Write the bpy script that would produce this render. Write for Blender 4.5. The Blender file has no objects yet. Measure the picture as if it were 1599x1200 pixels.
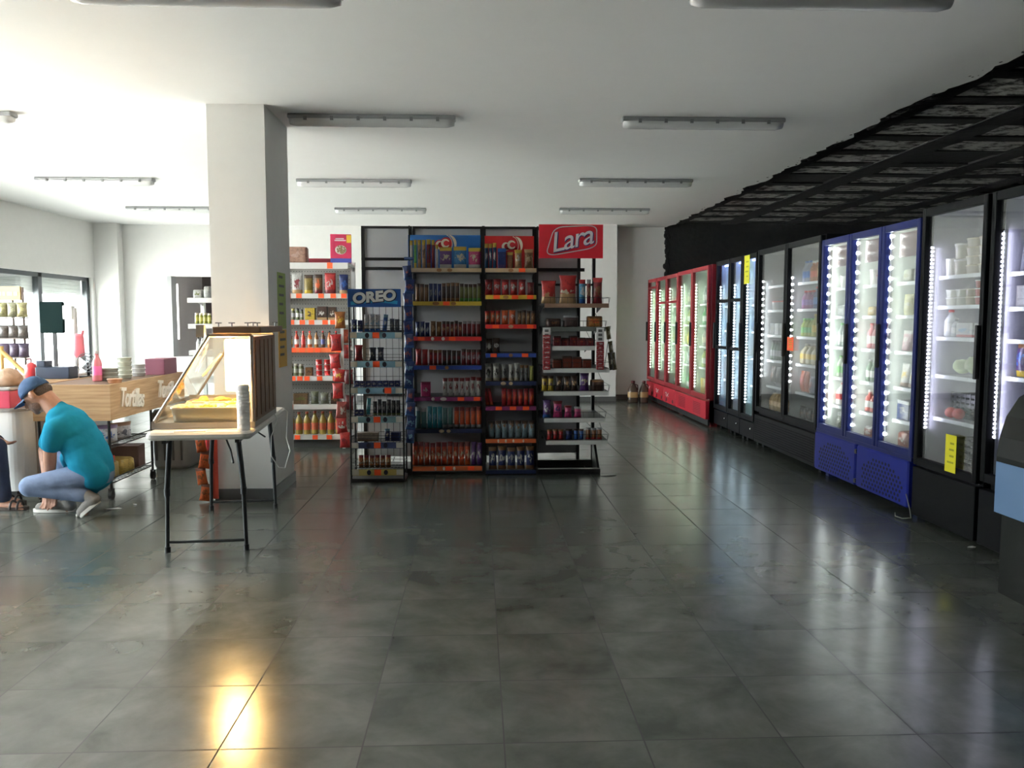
import bpy, math, random
from mathutils import Vector, Matrix
random.seed(7)
S = bpy.context.scene
C = S.collection
PI = math.pi

# ------------------------------------------------------------------ camera
FOC = 1265.0
CAMH = 1.35
pitch = math.atan(100/FOC)
yaw = math.atan(53.5/FOC*math.cos(pitch))
cd = bpy.data.cameras.new('camera')
cd.sensor_width = 36.0
cd.lens = 36.0*FOC/1599.0
cd.clip_end = 200
cam = bpy.data.objects.new('camera', cd)
C.objects.link(cam)
cam.location = (0, 0, CAMH)
cam.rotation_euler = (PI/2-pitch, 0, -yaw)
S.camera = cam

# ------------------------------------------------------------------ world, exposure
w = bpy.data.worlds.new('overcast_sky')
S.world = w
w.use_nodes = True
bg = w.node_tree.nodes['Background']
bg.inputs['Color'].default_value = (0.93, 0.97, 1.0, 1)
bg.inputs['Strength'].default_value = 12.0
S.view_settings.view_transform = 'Standard'
S.view_settings.look = 'None'
S.view_settings.exposure = 1.0
S.view_settings.gamma = 1.0

sl = bpy.data.lights.new('sun', 'SUN'); sl.energy = 95.0; sl.angle = 0.02; sl.color = (1.0, 0.96, 0.9)
so = bpy.data.objects.new('sun', sl); C.objects.link(so)
so.rotation_euler = Vector((0.30, 0.35, 1.0)).to_track_quat('Z', 'Y').to_euler()   # comes over the roof and lights the pavement outside

def portal(x, y0, y1, z0, z1, rot):
    l = bpy.data.lights.new('daylight_portal', 'AREA')
    l.shape = 'RECTANGLE'
    l.size = y1-y0
    l.size_y = z1-z0
    l.cycles.is_portal = True
    o = bpy.data.objects.new('daylight_portal', l)
    C.objects.link(o)
    if rot == 'left':
        o.location = (x, (y0+y1)/2, (z0+z1)/2)
        o.rotation_euler = Vector((-1, 0, 0)).to_track_quat('Z', 'Y').to_euler()
    else:
        o.location = ((y0+y1)/2, x, (z0+z1)/2)
        o.rotation_euler = Vector((0, -1, 0)).to_track_quat('Z', 'Y').to_euler()
    return o
portal(-6.24, 9.3, 13.4, 0.1, 2.02, 'left')
portal(-6.24, 2.6, 8.5, 0.62, 2.5, 'left')

# ------------------------------------------------------------------ pixel helper (photo pixel -> point at depth)
cp, sp, cy, sy = math.cos(pitch), math.sin(pitch), math.cos(yaw), math.sin(yaw)
FW = Vector((sy*cp, cy*cp, -sp)); RT = Vector((cy, -sy, 0)); UP = RT.cross(FW)
def at(px, py, Y):
    r = FW + RT*((px-799.5)/FOC) - UP*((py-600)/FOC)
    t = Y/r.y
    return Vector((r.x*t, Y, CAMH+r.z*t))
def ax(px, Y, py=560): return at(px, py, Y).x
def az(py, Y, px=746): return at(px, py, Y).z

# ------------------------------------------------------------------ materials
MC = {}
def newmat(name):
    m = bpy.data.materials.new(name); m.use_nodes = True
    nt = m.node_tree
    return m, nt, nt.nodes['Principled BSDF']
def col(c): return (c[0], c[1], c[2], 1)
def mat(name, c, rough=0.5, metal=0.0, bump=0.0, bscale=40, var=0.0, spec=0.5, emit=None, es=0, alpha=None, trans=0, coat=0):
    if name in MC: return MC[name]
    m, nt, b = newmat(name)
    b.inputs['Base Color'].default_value = col(c)
    b.inputs['Roughness'].default_value = rough
    b.inputs['Metallic'].default_value = metal
    b.inputs['Specular IOR Level'].default_value = spec
    if coat: b.inputs['Coat Weight'].default_value = coat
    if trans: b.inputs['Transmission Weight'].default_value = trans
    if emit:
        b.inputs['Emission Color'].default_value = col(emit); b.inputs['Emission Strength'].default_value = es
    N = nt.nodes; L = nt.links
    if var or bump:
        tc = N.new('ShaderNodeTexCoord'); no = N.new('ShaderNodeTexNoise')
        no.inputs['Scale'].default_value = bscale; no.inputs['Detail'].default_value = 4
        L.new(tc.outputs['Object'], no.inputs['Vector'])
        if var:
            mx = N.new('ShaderNodeMix'); mx.data_type = 'RGBA'
            mx.inputs[6].default_value = col([max(0, v*(1-var)) for v in c]); mx.inputs[7].default_value = col([min(1, v*(1+var)) for v in c])
            L.new(no.outputs['Fac'], mx.inputs[0]); L.new(mx.outputs[2], b.inputs['Base Color'])
        if bump:
            bp = N.new('ShaderNodeBump'); bp.inputs['Strength'].default_value = bump; bp.inputs['Distance'].default_value = 0.01
            L.new(no.outputs['Fac'], bp.inputs['Height']); L.new(bp.outputs['Normal'], b.inputs['Normal'])
    MC[name] = m
    return m

def glass(name, tint=(1, 1, 1), refl=0.06, rough=0.02):
    if name in MC: return MC[name]
    m = bpy.data.materials.new(name); m.use_nodes = True
    nt = m.node_tree; N = nt.nodes; L = nt.links
    for n in list(N): N.remove(n)
    out = N.new('ShaderNodeOutputMaterial'); mix = N.new('ShaderNodeMixShader')
    tr = N.new('ShaderNodeBsdfTransparent'); gl = N.new('ShaderNodeBsdfGlossy'); lw = N.new('ShaderNodeLayerWeight')
    lw.inputs['Blend'].default_value = 0.15
    tr.inputs['Color'].default_value = col(tint); gl.inputs['Roughness'].default_value = rough
    mm = N.new('ShaderNodeMath'); mm.operation = 'MULTIPLY_ADD'; mm.inputs[1].default_value = 0.5; mm.inputs[2].default_value = refl*0.5
    L.new(lw.outputs['Fresnel'], mm.inputs[0]); L.new(mm.outputs[0], mix.inputs[0])
    L.new(tr.outputs[0], mix.inputs[1]); L.new(gl.outputs[0], mix.inputs[2]); L.new(mix.outputs[0], out.inputs[0])
    MC[name] = m
    return m

def pack(base, top=None, label=None, bot=None, rough=0.33, lw=0.34, lh=0.2, lz=0.5, tz=0.82, bz=0.18):
    """printed packaging: colour bands and a printed oval in the object's own box coordinates"""
    dk = lambda c: None if c is None else tuple(v*0.55 for v in c)  # print colours scaled darker, standing in for dim light on the shelf fronts
    base, top, label, bot = dk(base), dk(top), dk(label), dk(bot)
    key = ('pack', base, top, label, bot, rough, lw, lh, lz, tz, bz)
    if key in MC: return MC[key]
    m, nt, b = newmat('printed_packaging'); N = nt.nodes; L = nt.links
    tc = N.new('ShaderNodeTexCoord'); sx = N.new('ShaderNodeSeparateXYZ'); L.new(tc.outputs['Generated'], sx.inputs[0])
    cur = None
    def rgb(c):
        n = N.new('ShaderNodeRGB'); n.outputs[0].default_value = col(c); return n.outputs[0]
    def mixin(cur, c, fac):
        mx = N.new('ShaderNodeMix'); mx.data_type = 'RGBA'
        L.new(fac, mx.inputs[0]); L.new(cur, mx.inputs[6]); mx.inputs[7].default_value = col(c); return mx.outputs[2]
    def math_(op, a, bb):
        n = N.new('ShaderNodeMath'); n.operation = op
        for i, v in enumerate((a, bb)):
            if isinstance(v, (int, float)): n.inputs[i].default_value = v
            else: L.new(v, n.inputs[i])
        return n.outputs[0]
    cur = rgb(base)
    no = N.new('ShaderNodeTexNoise'); no.inputs['Scale'].default_value = 7; no.inputs['Detail'].default_value = 2
    L.new(tc.outputs['Generated'], no.inputs['Vector'])
    darker = tuple(v*0.55 for v in base)
    cur = mixin(cur, darker, math_('MULTIPLY', math_('GREATER_THAN', no.outputs['Fac'], 0.56), 0.6))
    if bot: cur = mixin(cur, bot, math_('LESS_THAN', sx.outputs[2], bz))
    if top: cur = mixin(cur, top, math_('GREATER_THAN', sx.outputs[2], tz))
    if label:
        dx = math_('DIVIDE', math_('SUBTRACT', sx.outputs[0], 0.5), lw); dz = math_('DIVIDE', math_('SUBTRACT', sx.outputs[2], lz), lh)
        r = math_('ADD', math_('MULTIPLY', dx, dx), math_('MULTIPLY', dz, dz))
        wv = N.new('ShaderNodeTexNoise'); wv.noise_dimensions = '4D'; wv.inputs['Scale'].default_value = 6; wv.inputs['Detail'].default_value = 3
        oi = N.new('ShaderNodeObjectInfo'); L.new(math_('MULTIPLY', oi.outputs['Random'], 30.0), wv.inputs['W']); L.new(tc.outputs['Generated'], wv.inputs['Vector'])
        r = math_('ADD', r, math_('MULTIPLY', math_('SUBTRACT', wv.outputs['Fac'], 0.42), 7.0))
        cur = mixin(cur, label, math_('LESS_THAN', r, 1.0))
    L.new(cur, b.inputs['Base Color'])
    b.inputs['Roughness'].default_value = rough
    bn = N.new('ShaderNodeTexNoise'); bn.inputs['Scale'].default_value = 45; L.new(tc.outputs['Object'], bn.inputs['Vector'])
    bp = N.new('ShaderNodeBump'); bp.inputs['Strength'].default_value = 0.5; bp.inputs['Distance'].default_value = 0.006
    L.new(bn.outputs['Fac'], bp.inputs['Height']); L.new(bp.outputs['Normal'], b.inputs['Normal'])
    MC[key] = m
    return m

# ------------------------------------------------------------------ mesh builder
class MB:
    def __init__(s): s.v = []; s.f = []; s.m = []; s.sm = []
    def add(s, vs, fs, mi=0, smooth=False):
        o = len(s.v); s.v += [tuple(v) for v in vs]
        for f in fs: s.f.append(tuple(o+i for i in f)); s.m.append(mi); s.sm.append(smooth)
        return s
    def box(s, x0, y0, z0, x1, y1, z1, mi=0):
        if x0 > x1: x0, x1 = x1, x0
        if y0 > y1: y0, y1 = y1, y0
        if z0 > z1: z0, z1 = z1, z0
        vs = [(x0,y0,z0),(x1,y0,z0),(x1,y1,z0),(x0,y1,z0),(x0,y0,z1),(x1,y0,z1),(x1,y1,z1),(x0,y1,z1)]
        return s.add(vs, [(0,3,2,1),(4,5,6,7),(0,1,5,4),(1,2,6,5),(2,3,7,6),(3,0,4,7)], mi)
    def rbox(s, x0, y0, z0, x1, y1, z1, r=0.01, mi=0, axis='z', seg=3):
        """box with four rounded edges along an axis and a slight taper at both ends"""
        if axis == 'z': A = (x0, x1, y0, y1, z0, z1); mp = lambda a, b, c: (a, b, c)
        elif axis == 'y': A = (x0, x1, z0, z1, y0, y1); mp = lambda a, b, c: (a, c, b)
        else: A = (y0, y1, z0, z1, x0, x1); mp = lambda a, b, c: (c, a, b)
        a0, a1, b0, b1, c0, c1 = A
        def ring(c, ins):
            out = []
            for (cx, cyy, st) in ((a1-r, b1-r, 0), (a0+r, b1-r, PI/2), (a0+r, b0+r, PI), (a1-r, b0+r, 1.5*PI)):
                for i in range(seg+1):
                    t = st+PI/2*i/seg
                    out.append(mp(cx+(r-ins)*math.cos(t), cyy+(r-ins)*math.sin(t), c))
            return out
        e = min(r*0.5, (c1-c0)*0.3)
        rings = [ring(c0, e), ring(c0+e, 0), ring(c1-e, 0), ring(c1, e)]
        n = len(rings[0]); vs = sum(rings, []); fs = []
        for k in range(3):
            for i in range(n): fs.append((k*n+i, k*n+(i+1) % n, (k+1)*n+(i+1) % n, (k+1)*n+i))
        s.add(vs, fs, mi, False)
        s.add(rings[0], [tuple(range(n))[::-1]], mi); s.add(rings[3], [tuple(range(n))], mi)
        return s
    def tube(s, pts, r, mi=0, n=8, closed=False, r2=None):
        pts = [Vector(p) for p in pts]; rings = []
        up = None
        for i, p in enumerate(pts):
            if i == 0: t = pts[1]-p
            elif i == len(pts)-1: t = p-pts[i-1]
            else: t = (pts[i+1]-p).normalized()+(p-pts[i-1]).normalized()
            t.normalize()
            if up is None:
                up = Vector((0, 0, 1)) if abs(t.z) < 0.9 else Vector((1, 0, 0))
            u = t.cross(up).normalized(); vv = u.cross(t).normalized(); up = vv
            rr = r if r2 is None else r+(r2-r)*i/(len(pts)-1)
            rings.append([p+u*rr*math.cos(2*PI*k/n)+vv*rr*math.sin(2*PI*k/n) for k in range(n)])
        vs = sum(rings, []); fs = []
        for k in range(len(rings)-1):
            for i in range(n): fs.append((k*n+i, k*n+(i+1) % n, (k+1)*n+(i+1) % n, (k+1)*n+i))
        s.add(vs, fs, mi, True)
        s.add(rings[0], [tuple(range(n))[::-1]], mi); s.add(rings[-1], [tuple(range(n))], mi)
        return s
    def loft(s, secs, n=16, cap=True, cx=0, cy=0):
        """secs: (z, rx, ry, power, material) superellipse rings; power 2 round, 8 boxy, 1.2 lens"""
        rings = []
        for q in secs:
            z, rx, ry, pw = q[:4]
            ox = q[5] if len(q) > 5 else 0; oy = q[6] if len(q) > 6 else 0
            ring = []
            for k in range(n):
                t = 2*PI*(k+0.5)/n; c_, s_ = math.cos(t), math.sin(t)
                ring.append((cx+ox+rx*math.copysign(abs(c_)**(2/pw), c_), cy+oy+ry*math.copysign(abs(s_)**(2/pw), s_), z))
            rings.append(ring)
        o = len(s.v)
        for r in rings: s.v += r
        for k in range(len(rings)-1):
            mi = secs[k][4] if len(secs[k]) > 4 else 0
            for i in range(n):
                s.f.append((o+k*n+i, o+k*n+(i+1) % n, o+(k+1)*n+(i+1) % n, o+(k+1)*n+i)); s.m.append(mi); s.sm.append(True)
        if cap:
            s.f.append(tuple(o+i for i in range(n))[::-1]); s.m.append(secs[0][4] if len(secs[0]) > 4 else 0); s.sm.append(False)
            s.f.append(tuple(o+(len(rings)-1)*n+i for i in range(n))); s.m.append(secs[-1][4] if len(secs[-1]) > 4 else 0); s.sm.append(False)
        return s
    def sphere(s, c, r, mi=0, n=16, m=10, sc=(1, 1, 1), rot=None):
        vs = []; fs = []
        for j in range(m+1):
            ph = PI*j/m
            for i in range(n):
                th = 2*PI*i/n
                v = Vector((r*sc[0]*math.sin(ph)*math.cos(th), r*sc[1]*math.sin(ph)*math.sin(th), r*sc[2]*math.cos(ph)))
                if rot is not None: v = rot @ v
                vs.append((c[0]+v.x, c[1]+v.y, c[2]+v.z))
        for j in range(m):
            for i in range(n): fs.append((j*n+i, (j+1)*n+i, (j+1)*n+(i+1) % n, j*n+(i+1) % n))
        return s.add(vs, fs, mi, True)
    def caps(s, a, b, ra, rb, mi=0):
        a = Vector(a); b = Vector(b)
        s.sphere(a, ra, mi); s.sphere(b, rb, mi); k = 6
        s.tube([a.lerp(b, i/k) for i in range(k+1)], ra, mi, 16, r2=rb)
        return s
    def mesh(s, name, mats):
        me = bpy.data.meshes.new(name); me.from_pydata(s.v, [], s.f)
        for m in (mats if isinstance(mats, (list, tuple)) else [mats]): me.materials.append(m)
        me.polygons.foreach_set('material_index', s.m); me.polygons.foreach_set('use_smooth', s.sm)
        me.update(); return me
    def build(s, name, mats, parent=None, loc=(0, 0, 0), rz=0, label=None):
        o = bpy.data.objects.new(name, s.mesh(name, mats)); C.objects.link(o)
        o.location = loc; o.rotation_euler = (0, 0, rz)
        if parent: o.parent = parent
        if label: o['label'] = label
        return o

LABELS = {}
def tag(o, label, cat, group=None):
    n = len(label.split())
    if n < 4 or n > 16: print('LABEL LENGTH', n, label)
    if label in LABELS: print('DUPLICATE LABEL', label)
    LABELS[label] = 1
    o['label'] = label; o['category'] = cat
    if group: o['group'] = group
    return o
def thing(name, label, cat, loc=(0, 0, 0), rz=0, group=None):
    o = bpy.data.objects.new(name, None); C.objects.link(o); o.empty_display_size = 0.1
    o.location = loc; o.rotation_euler = (0, 0, rz)
    return tag(o, label, cat, group)
def struct(name, mb, m, parent=None):
    o = mb.build(name, m, parent)
    if not parent: o['kind'] = 'structure'
    return o

def text_mesh(name, body, size, m, parent, loc, rot, extrude=0.002, shear=0.0, offset=0.0, spacing=1.0, sx=1.0):
    cu = bpy.data.curves.new(name, 'FONT'); cu.body = body; cu.size = size; cu.extrude = extrude
    cu.shear = shear; cu.offset = offset; cu.space_character = spacing; cu.align_x = 'CENTER'; cu.align_y = 'CENTER'
    t = bpy.data.objects.new(name, cu); C.objects.link(t)
    dg = bpy.context.evaluated_depsgraph_get(); dg.update()
    me = bpy.data.meshes.new_from_object(t.evaluated_get(dg)); me.name = name
    C.objects.unlink(t); bpy.data.objects.remove(t)
    me.materials.clear(); me.materials.append(m)
    o = bpy.data.objects.new(name, me); C.objects.link(o)
    o.location = loc; o.rotation_euler = rot; o.scale = (sx, 1, 1)
    if parent: o.parent = parent
    return o

# ------------------------------------------------------------------ surfaces
def floor_mat():
    m, nt, b = newmat('floor_tile'); N = nt.nodes; L = nt.links
    tc = N.new('ShaderNodeTexCoord'); mp = N.new('ShaderNodeMapping'); L.new(tc.outputs['Object'], mp.inputs[0])
    T = 0.45
    mp.inputs['Location'].default_value = (-0.08+T*20, -0.24+T*20, 0)   # grout lines at x = .08+.45k, y = .24+.45k
    sx = N.new('ShaderNodeSeparateXYZ'); L.new(mp.outputs[0], sx.inputs[0])
    def M(op, a, bb=0.0, c=0.0):
        n = N.new('ShaderNodeMath'); n.operation = op
        for i, v in enumerate((a, bb, c)):
            if isinstance(v, (int, float)): n.inputs[i].default_value = v
            else: L.new(v, n.inputs[i])
        return n.outputs[0]
    def edge(o):
        fr = M('FRACT', M('DIVIDE', o, T)); return M('MINIMUM', fr, M('SUBTRACT', 1.0, fr))
    d = M('MINIMUM', edge(sx.outputs[0]), edge(sx.outputs[1]))
    g = M('LESS_THAN', d, 0.0058)
    cell = N.new('ShaderNodeCombineXYZ')
    L.new(M('FLOOR', M('DIVIDE', sx.outputs[0], T)), cell.inputs[0]); L.new(M('FLOOR', M('DIVIDE', sx.outputs[1], T)), cell.inputs[1])
    wn = N.new('ShaderNodeTexWhiteNoise'); L.new(cell.outputs[0], wn.inputs[0])
    off = N.new('ShaderNodeVectorMath'); off.operation = 'MULTIPLY_ADD'; L.new(wn.outputs['Color'], off.inputs[0]); off.inputs[1].default_value = (9, 9, 9)
    L.new(tc.outputs['Object'], off.inputs[2])
    n1 = N.new('ShaderNodeTexNoise'); n1.inputs['Scale'].default_value = 3.2; n1.inputs['Detail'].default_value = 9; n1.inputs['Roughness'].default_value = 0.6
    n1.inputs['Distortion'].default_value = 0.3; L.new(off.outputs[0], n1.inputs['Vector'])
    cr = N.new('ShaderNodeValToRGB'); L.new(n1.outputs['Fac'], cr.inputs[0])
    cr.color_ramp.elements[0].position = 0.33; cr.color_ramp.elements[0].color = (0.062, 0.071, 0.060, 1)
    cr.color_ramp.elements[1].position = 0.72; cr.color_ramp.elements[1].color = (0.135, 0.143, 0.128, 1)
    mx = N.new('ShaderNodeMix'); mx.data_type = 'RGBA'; L.new(g, mx.inputs[0]); L.new(cr.outputs[0], mx.inputs[6]); mx.inputs[7].default_value = (0.012, 0.012, 0.012, 1)
    L.new(mx.outputs[2], b.inputs['Base Color'])
    n2 = N.new('ShaderNodeTexNoise'); n2.inputs['Scale'].default_value = 5; n2.inputs['Detail'].default_value = 5; L.new(off.outputs[0], n2.inputs['Vector'])
    r = M('MULTIPLY_ADD', n2.outputs['Fac'], 0.14, 0.14)
    r = M('MAXIMUM', r, M('MULTIPLY', g, 0.8)); L.new(r, b.inputs['Roughness'])
    b.inputs['Specular IOR Level'].default_value = 0.62
    bp = N.new('ShaderNodeBump'); bp.inputs['Strength'].default_value = 0.12; bp.inputs['Distance'].default_value = 0.003
    L.new(M('SUBTRACT', M('MULTIPLY', n1.outputs['Fac'], 0.25), g), bp.inputs['Height']); L.new(bp.outputs[0], b.inputs['Normal'])
    return m
M_floor = floor_mat()
M_plaster = mat('white_plaster', (0.80, 0.79, 0.77), 0.85, bump=0.15, bscale=12, var=0.03)
M_ceil = mat('ceiling_paint', (0.80, 0.79, 0.775), 0.8, bump=0.1, bscale=6, var=0.02)
M_black_paint = mat('black_rough_paint', (0.012, 0.011, 0.012), 0.75, bump=1.0, bscale=14, var=0.5)
M_base = mat('grey_baseboard', (0.10, 0.10, 0.10), 0.35)
M_alu = mat('dark_aluminium', (0.10, 0.11, 0.12), 0.4, 0.6)
M_mon = mat('monitor_dark', (0.008, 0.02, 0.02), 0.8, spec=0.05)
M_white = mat('white_enamel', (0.75, 0.75, 0.74), 0.35)
M_lightgrey = mat('light_grey_panel', (0.52, 0.52, 0.53), 0.45)
M_black = mat('black_metal', (0.012, 0.012, 0.013), 0.35)
M_blackp = mat('black_plastic', (0.015, 0.015, 0.017), 0.4)
M_grey = mat('grey_metal', (0.22, 0.22, 0.23), 0.35, 0.7)
M_pane = glass('window_glass', (0.97, 0.99, 0.98))
M_fglass = glass('cooler_glass', (0.93, 0.95, 0.95), 0.05)
M_orange_tag = mat('orange_tag', (0.95, 0.10, 0.02), 0.5)

def raw_mat():
    m, nt, b = newmat('bare_concrete'); N = nt.nodes; L = nt.links
    tc = N.new('ShaderNodeTexCoord'); no = N.new('ShaderNodeTexNoise'); no.inputs['Scale'].default_value = 9; no.inputs['Detail'].default_value = 7
    no.inputs['Roughness'].default_value = 0.7
    mp = N.new('ShaderNodeMapping'); mp.inputs['Scale'].default_value = (0.8, 1.3, 1)
    L.new(tc.outputs['Object'], mp.inputs[0]); L.new(mp.outputs[0], no.inputs['Vector'])
    cr = N.new('ShaderNodeValToRGB'); L.new(no.outputs['Fac'], cr.inputs[0])
    cr.color_ramp.elements[0].position = 0.42; cr.color_ramp.elements[0].color = (0.02, 0.018, 0.018, 1)
    cr.color_ramp.elements[1].position = 0.54; cr.color_ramp.elements[1].color = (0.42, 0.41, 0.39, 1)
    L.new(cr.outputs[0], b.inputs['Base Color']); b.inputs['Roughness'].default_value = 0.9
    return m
M_raw = raw_mat()

XL, XR, YB, YF, HC = -6.2, 3.2, 13.7, -3.0, 2.91
# floor
struct('floor', MB().box(XL-0.05, YF-0.05, -0.1, 7.55, YB+0.3, 0), M_floor)
struct('ground_outside', MB().box(-40, -30, -0.16, XL-0.26, 40, -0.06).box(XL-0.26, -30, -0.16, 12, YF-0.06, -0.06), mat('pale_pavement', (0.5, 0.5, 0.48), 0.9, bump=0.3, bscale=5))
# plaster ceiling with a torn edge above the coolers
mb = MB(); n = 240; e = []
rr = 0
for i in range(n+1):
    rr = rr*0.7+random.uniform(-0.03, 0.03)
    e.append((3.2+rr, YF+(YB-YF)*i/n))
bot = [(XL, YF, HC)] + [(x, y, HC) for x, y in e] + [(XL, YB, HC)]
top = [(x, y, HC+0.08) for x, y, z in bot]; k = len(bot)
mb.add(bot+top, [tuple(range(k))[::-1], tuple(range(k, 2*k))] + [(i, (i+1) % k, k+(i+1) % k, k+i) for i in range(k)])
struct('ceiling', mb, M_ceil)
# raw slab: dark joists with bare block patches between
mb = MB()
mb.box(3.05, YF, 3.0, 7.5, YB+0.2, 3.1)
mb.add([(3.04, YF, 2.985), (7.5, YF, 2.985), (7.5, YB, 2.985), (3.04, YB, 2.985)], [(0, 3, 2, 1)])
for x in (3.32, 4.24, 5.24, 6.24): mb.box(x-0.13, YF, 2.962, x+0.13, YB, 3.0)
y = 0.4
while y < YB-0.3:
    mb.box(3.06, y-0.07, 2.968, 7.5, y+0.07, 3.0)
    y += 0.62
y = 0.4+0.31
while y < YB-0.5:
    for (a, b_) in ((3.06, 3.23), (3.42, 4.12), (4.40, 5.10), (5.40, 6.1), (6.4, 7.1)):
        j = [random.uniform(-0.035, 0.035) for _ in range(8)]
        if random.random() < 0.1: continue
        q = [(a+j[0], y-0.19+j[1]), (b_+j[2], y-0.19+j[3]), (b_+j[4], y+0.19+j[5]), (a+j[6], y+0.19+j[7])]
        mb.add([(p[0], p[1], 2.972) for p in q], [(0, 3, 2, 1)], 1)
    y += 0.62
raw = struct('ceiling', mb, [M_black_paint, M_raw])
# torn black render along the edge
mb = MB()
for i in range(420):
    y = random.uniform(3.5, YB-0.02); x = 3.19+random.gauss(0, 0.035)
    r = random.uniform(0.012, 0.04)
    mb.sphere((x, y, HC+0.012), r, 0, 6, 4, (1, 1.6, 0.35))
struct('trim_1', mb, M_black_paint)

# walls
mb = MB()
WZ0, WZ1 = 0.1, 2.03
mb.box(XL-0.22, YF, 0, XL, 2.6, HC+0.1); mb.box(XL-0.22, 8.5, 0, XL, 9.3, HC+0.1); mb.box(XL-0.22, 13.42, 0, XL, YB+0.2, HC+0.1)
mb.box(XL-0.22, 2.6, 2.5, XL, 8.5, HC+0.1); mb.box(XL-0.22, 9.3, WZ1, XL, 13.42, HC+0.1)
mb.box(XL-0.22, 2.6, 0, XL, 8.5, 0.62); mb.box(XL-0.22, 9.3, 0, XL, 13.42, WZ0)
struct('wall_left', mb, M_plaster)
# back wall, with an opening to the room behind
OX0, OX1, OZ0, OZ1 = -5.12, -3.6, 0.74, 2.07
YB2 = YB
mb = MB()
mb.box(XL, YB, 0, OX0, YB+0.2, HC+0.1); mb.box(OX1, YB, 0, 2.3, YB+0.2, HC+0.1)
mb.box(OX0, YB, 0, OX1, YB+0.2, OZ0); mb.box(OX0, YB, OZ1, OX1, YB+0.2, HC+0.1)
mb.box(2.3, YB, 0, 3.2, YB+0.2, HC+0.1)
struct('wall_back', mb, M_plaster)
struct('wall_back_pier', MB().box(1.2, 13.35, 0, 2.29, YB, HC), M_plaster)
struct('wall_corner_pier', MB().box(XL, 13.5, 0, -5.82, YB, HC), M_plaster)
mb = MB(); mb.box(3.2, YB, 0, 7.6, YB+0.2, 3.1); mb.box(7.5, YF, 0, 7.6, YB, 3.1)
mb.box(3.2, YF-0.1, 0, 7.6, YF, 3.1)
struct('wall_right', mb, M_black_paint)
# ragged left end of the black paint on the back wall
mb = MB()
for i in range(170):
    z = random.uniform(1.95, 2.9); mb.sphere((3.2+random.gauss(0, 0.018), YB-0.005, z), random.uniform(0.006, 0.03), 0, 7, 5, (1, 0.3, 1.6))
struct('trim_2', mb, M_black_paint)
mb = MB(); mb.box(XL-0.2, YF-0.1, 0, 3.2, YF, HC+0.1)
struct('wall_front', mb, mat('dark_front_wall', (0.05, 0.05, 0.055), 0.8))  # unseen wall, coloured dark to cut light bounced onto the gondola
struct('baseboard_back', MB().box(1.19, 13.335, 0, 2.3, 13.349, 0.08).box(2.3, YB-0.015, 0, 3.1, YB-0.001, 0.08).box(-5.8, YB-0.015, 0, 1.2, YB-0.001, 0.08), M_base)
# room seen through the opening
mb = MB()
mb.box(-5.5, YB+0.2, -0.1, -3.0, 16.3, 0); mb.box(-5.4, 16.2, 0, -3.0, 16.3, 2.9); mb.box(-5.5, YB+0.2, 0, -5.4, 14.6, 2.9).box(-5.5, 14.95, 0, -5.4, 16.3, 2.9).box(-5.5, 14.6, 2.0, -5.4, 14.95, 2.9).box(-5.5, 14.6, 0, -5.4, 14.95, 1.0); mb.box(-3.1, YB+0.2, 0, -3.0, 16.3, 2.9); mb.box(-5.5, YB+0.2, 2.4, -3.0, 16.3, 2.5)  # gap in the unseen left side added to let daylight into the room
struct('wall_back_room', mb, mat('back_room_paint', (0.55, 0.53, 0.52), 0.8))
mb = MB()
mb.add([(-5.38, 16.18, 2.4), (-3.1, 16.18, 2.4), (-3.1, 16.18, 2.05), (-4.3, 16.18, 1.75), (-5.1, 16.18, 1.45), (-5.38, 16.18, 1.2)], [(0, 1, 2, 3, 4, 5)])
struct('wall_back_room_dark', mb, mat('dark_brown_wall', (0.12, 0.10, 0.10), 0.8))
mb = MB()
for a in ((OX0, OZ0, OX0+0.07, OZ1), (OX1-0.07, OZ0, OX1, OZ1)): mb.box(a[0], YB-0.02, a[1], a[2], YB+0.2, a[3])
struct('trim_3', mb, mat('grey_opening_frame', (0.45, 0.46, 0.47), 0.5))

# windows (left wall)
def window(i, y0, y1, mull, WZ0=WZ0, WZ1=WZ1, shut=True):
    mb = MB()
    x0, x1 = XL-0.14, XL-0.06
    mb.box(x0, y0, WZ0, x1, y1, WZ0+0.07); mb.box(x0, y0, WZ1-0.06, x1, y1, WZ1)
    for y in [y0+0.03, y1-0.03]+mull: mb.box(x0, y-0.05, WZ0, x1, y+0.05, WZ1)
    wo = struct('window_%d' % i, mb, M_alu)
    MB().box(XL-0.105, y0, WZ0, XL-0.1, y1, WZ1).build('glass_pane', M_pane, wo)
    if not shut: return
    mb = MB()
    for k in range(5):
        z = WZ1-0.02-0.055*(k+1)
        mb.rbox(XL-0.2, y0+0.05, z, XL-0.16, y1-0.05, z+0.054, 0.012, axis='y')
    mb.build('roller_shutter', mat('shutter_slats', (0.8, 0.82, 0.81), 0.5), wo)
window(1, 9.3, 13.42, [10.6, 11.95])
window(2, 2.6, 8.5, [4.0, 5.5, 7.0], 0.62, 2.5, False)  # out of view; opening sized for the light it throws on the pillar

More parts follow.
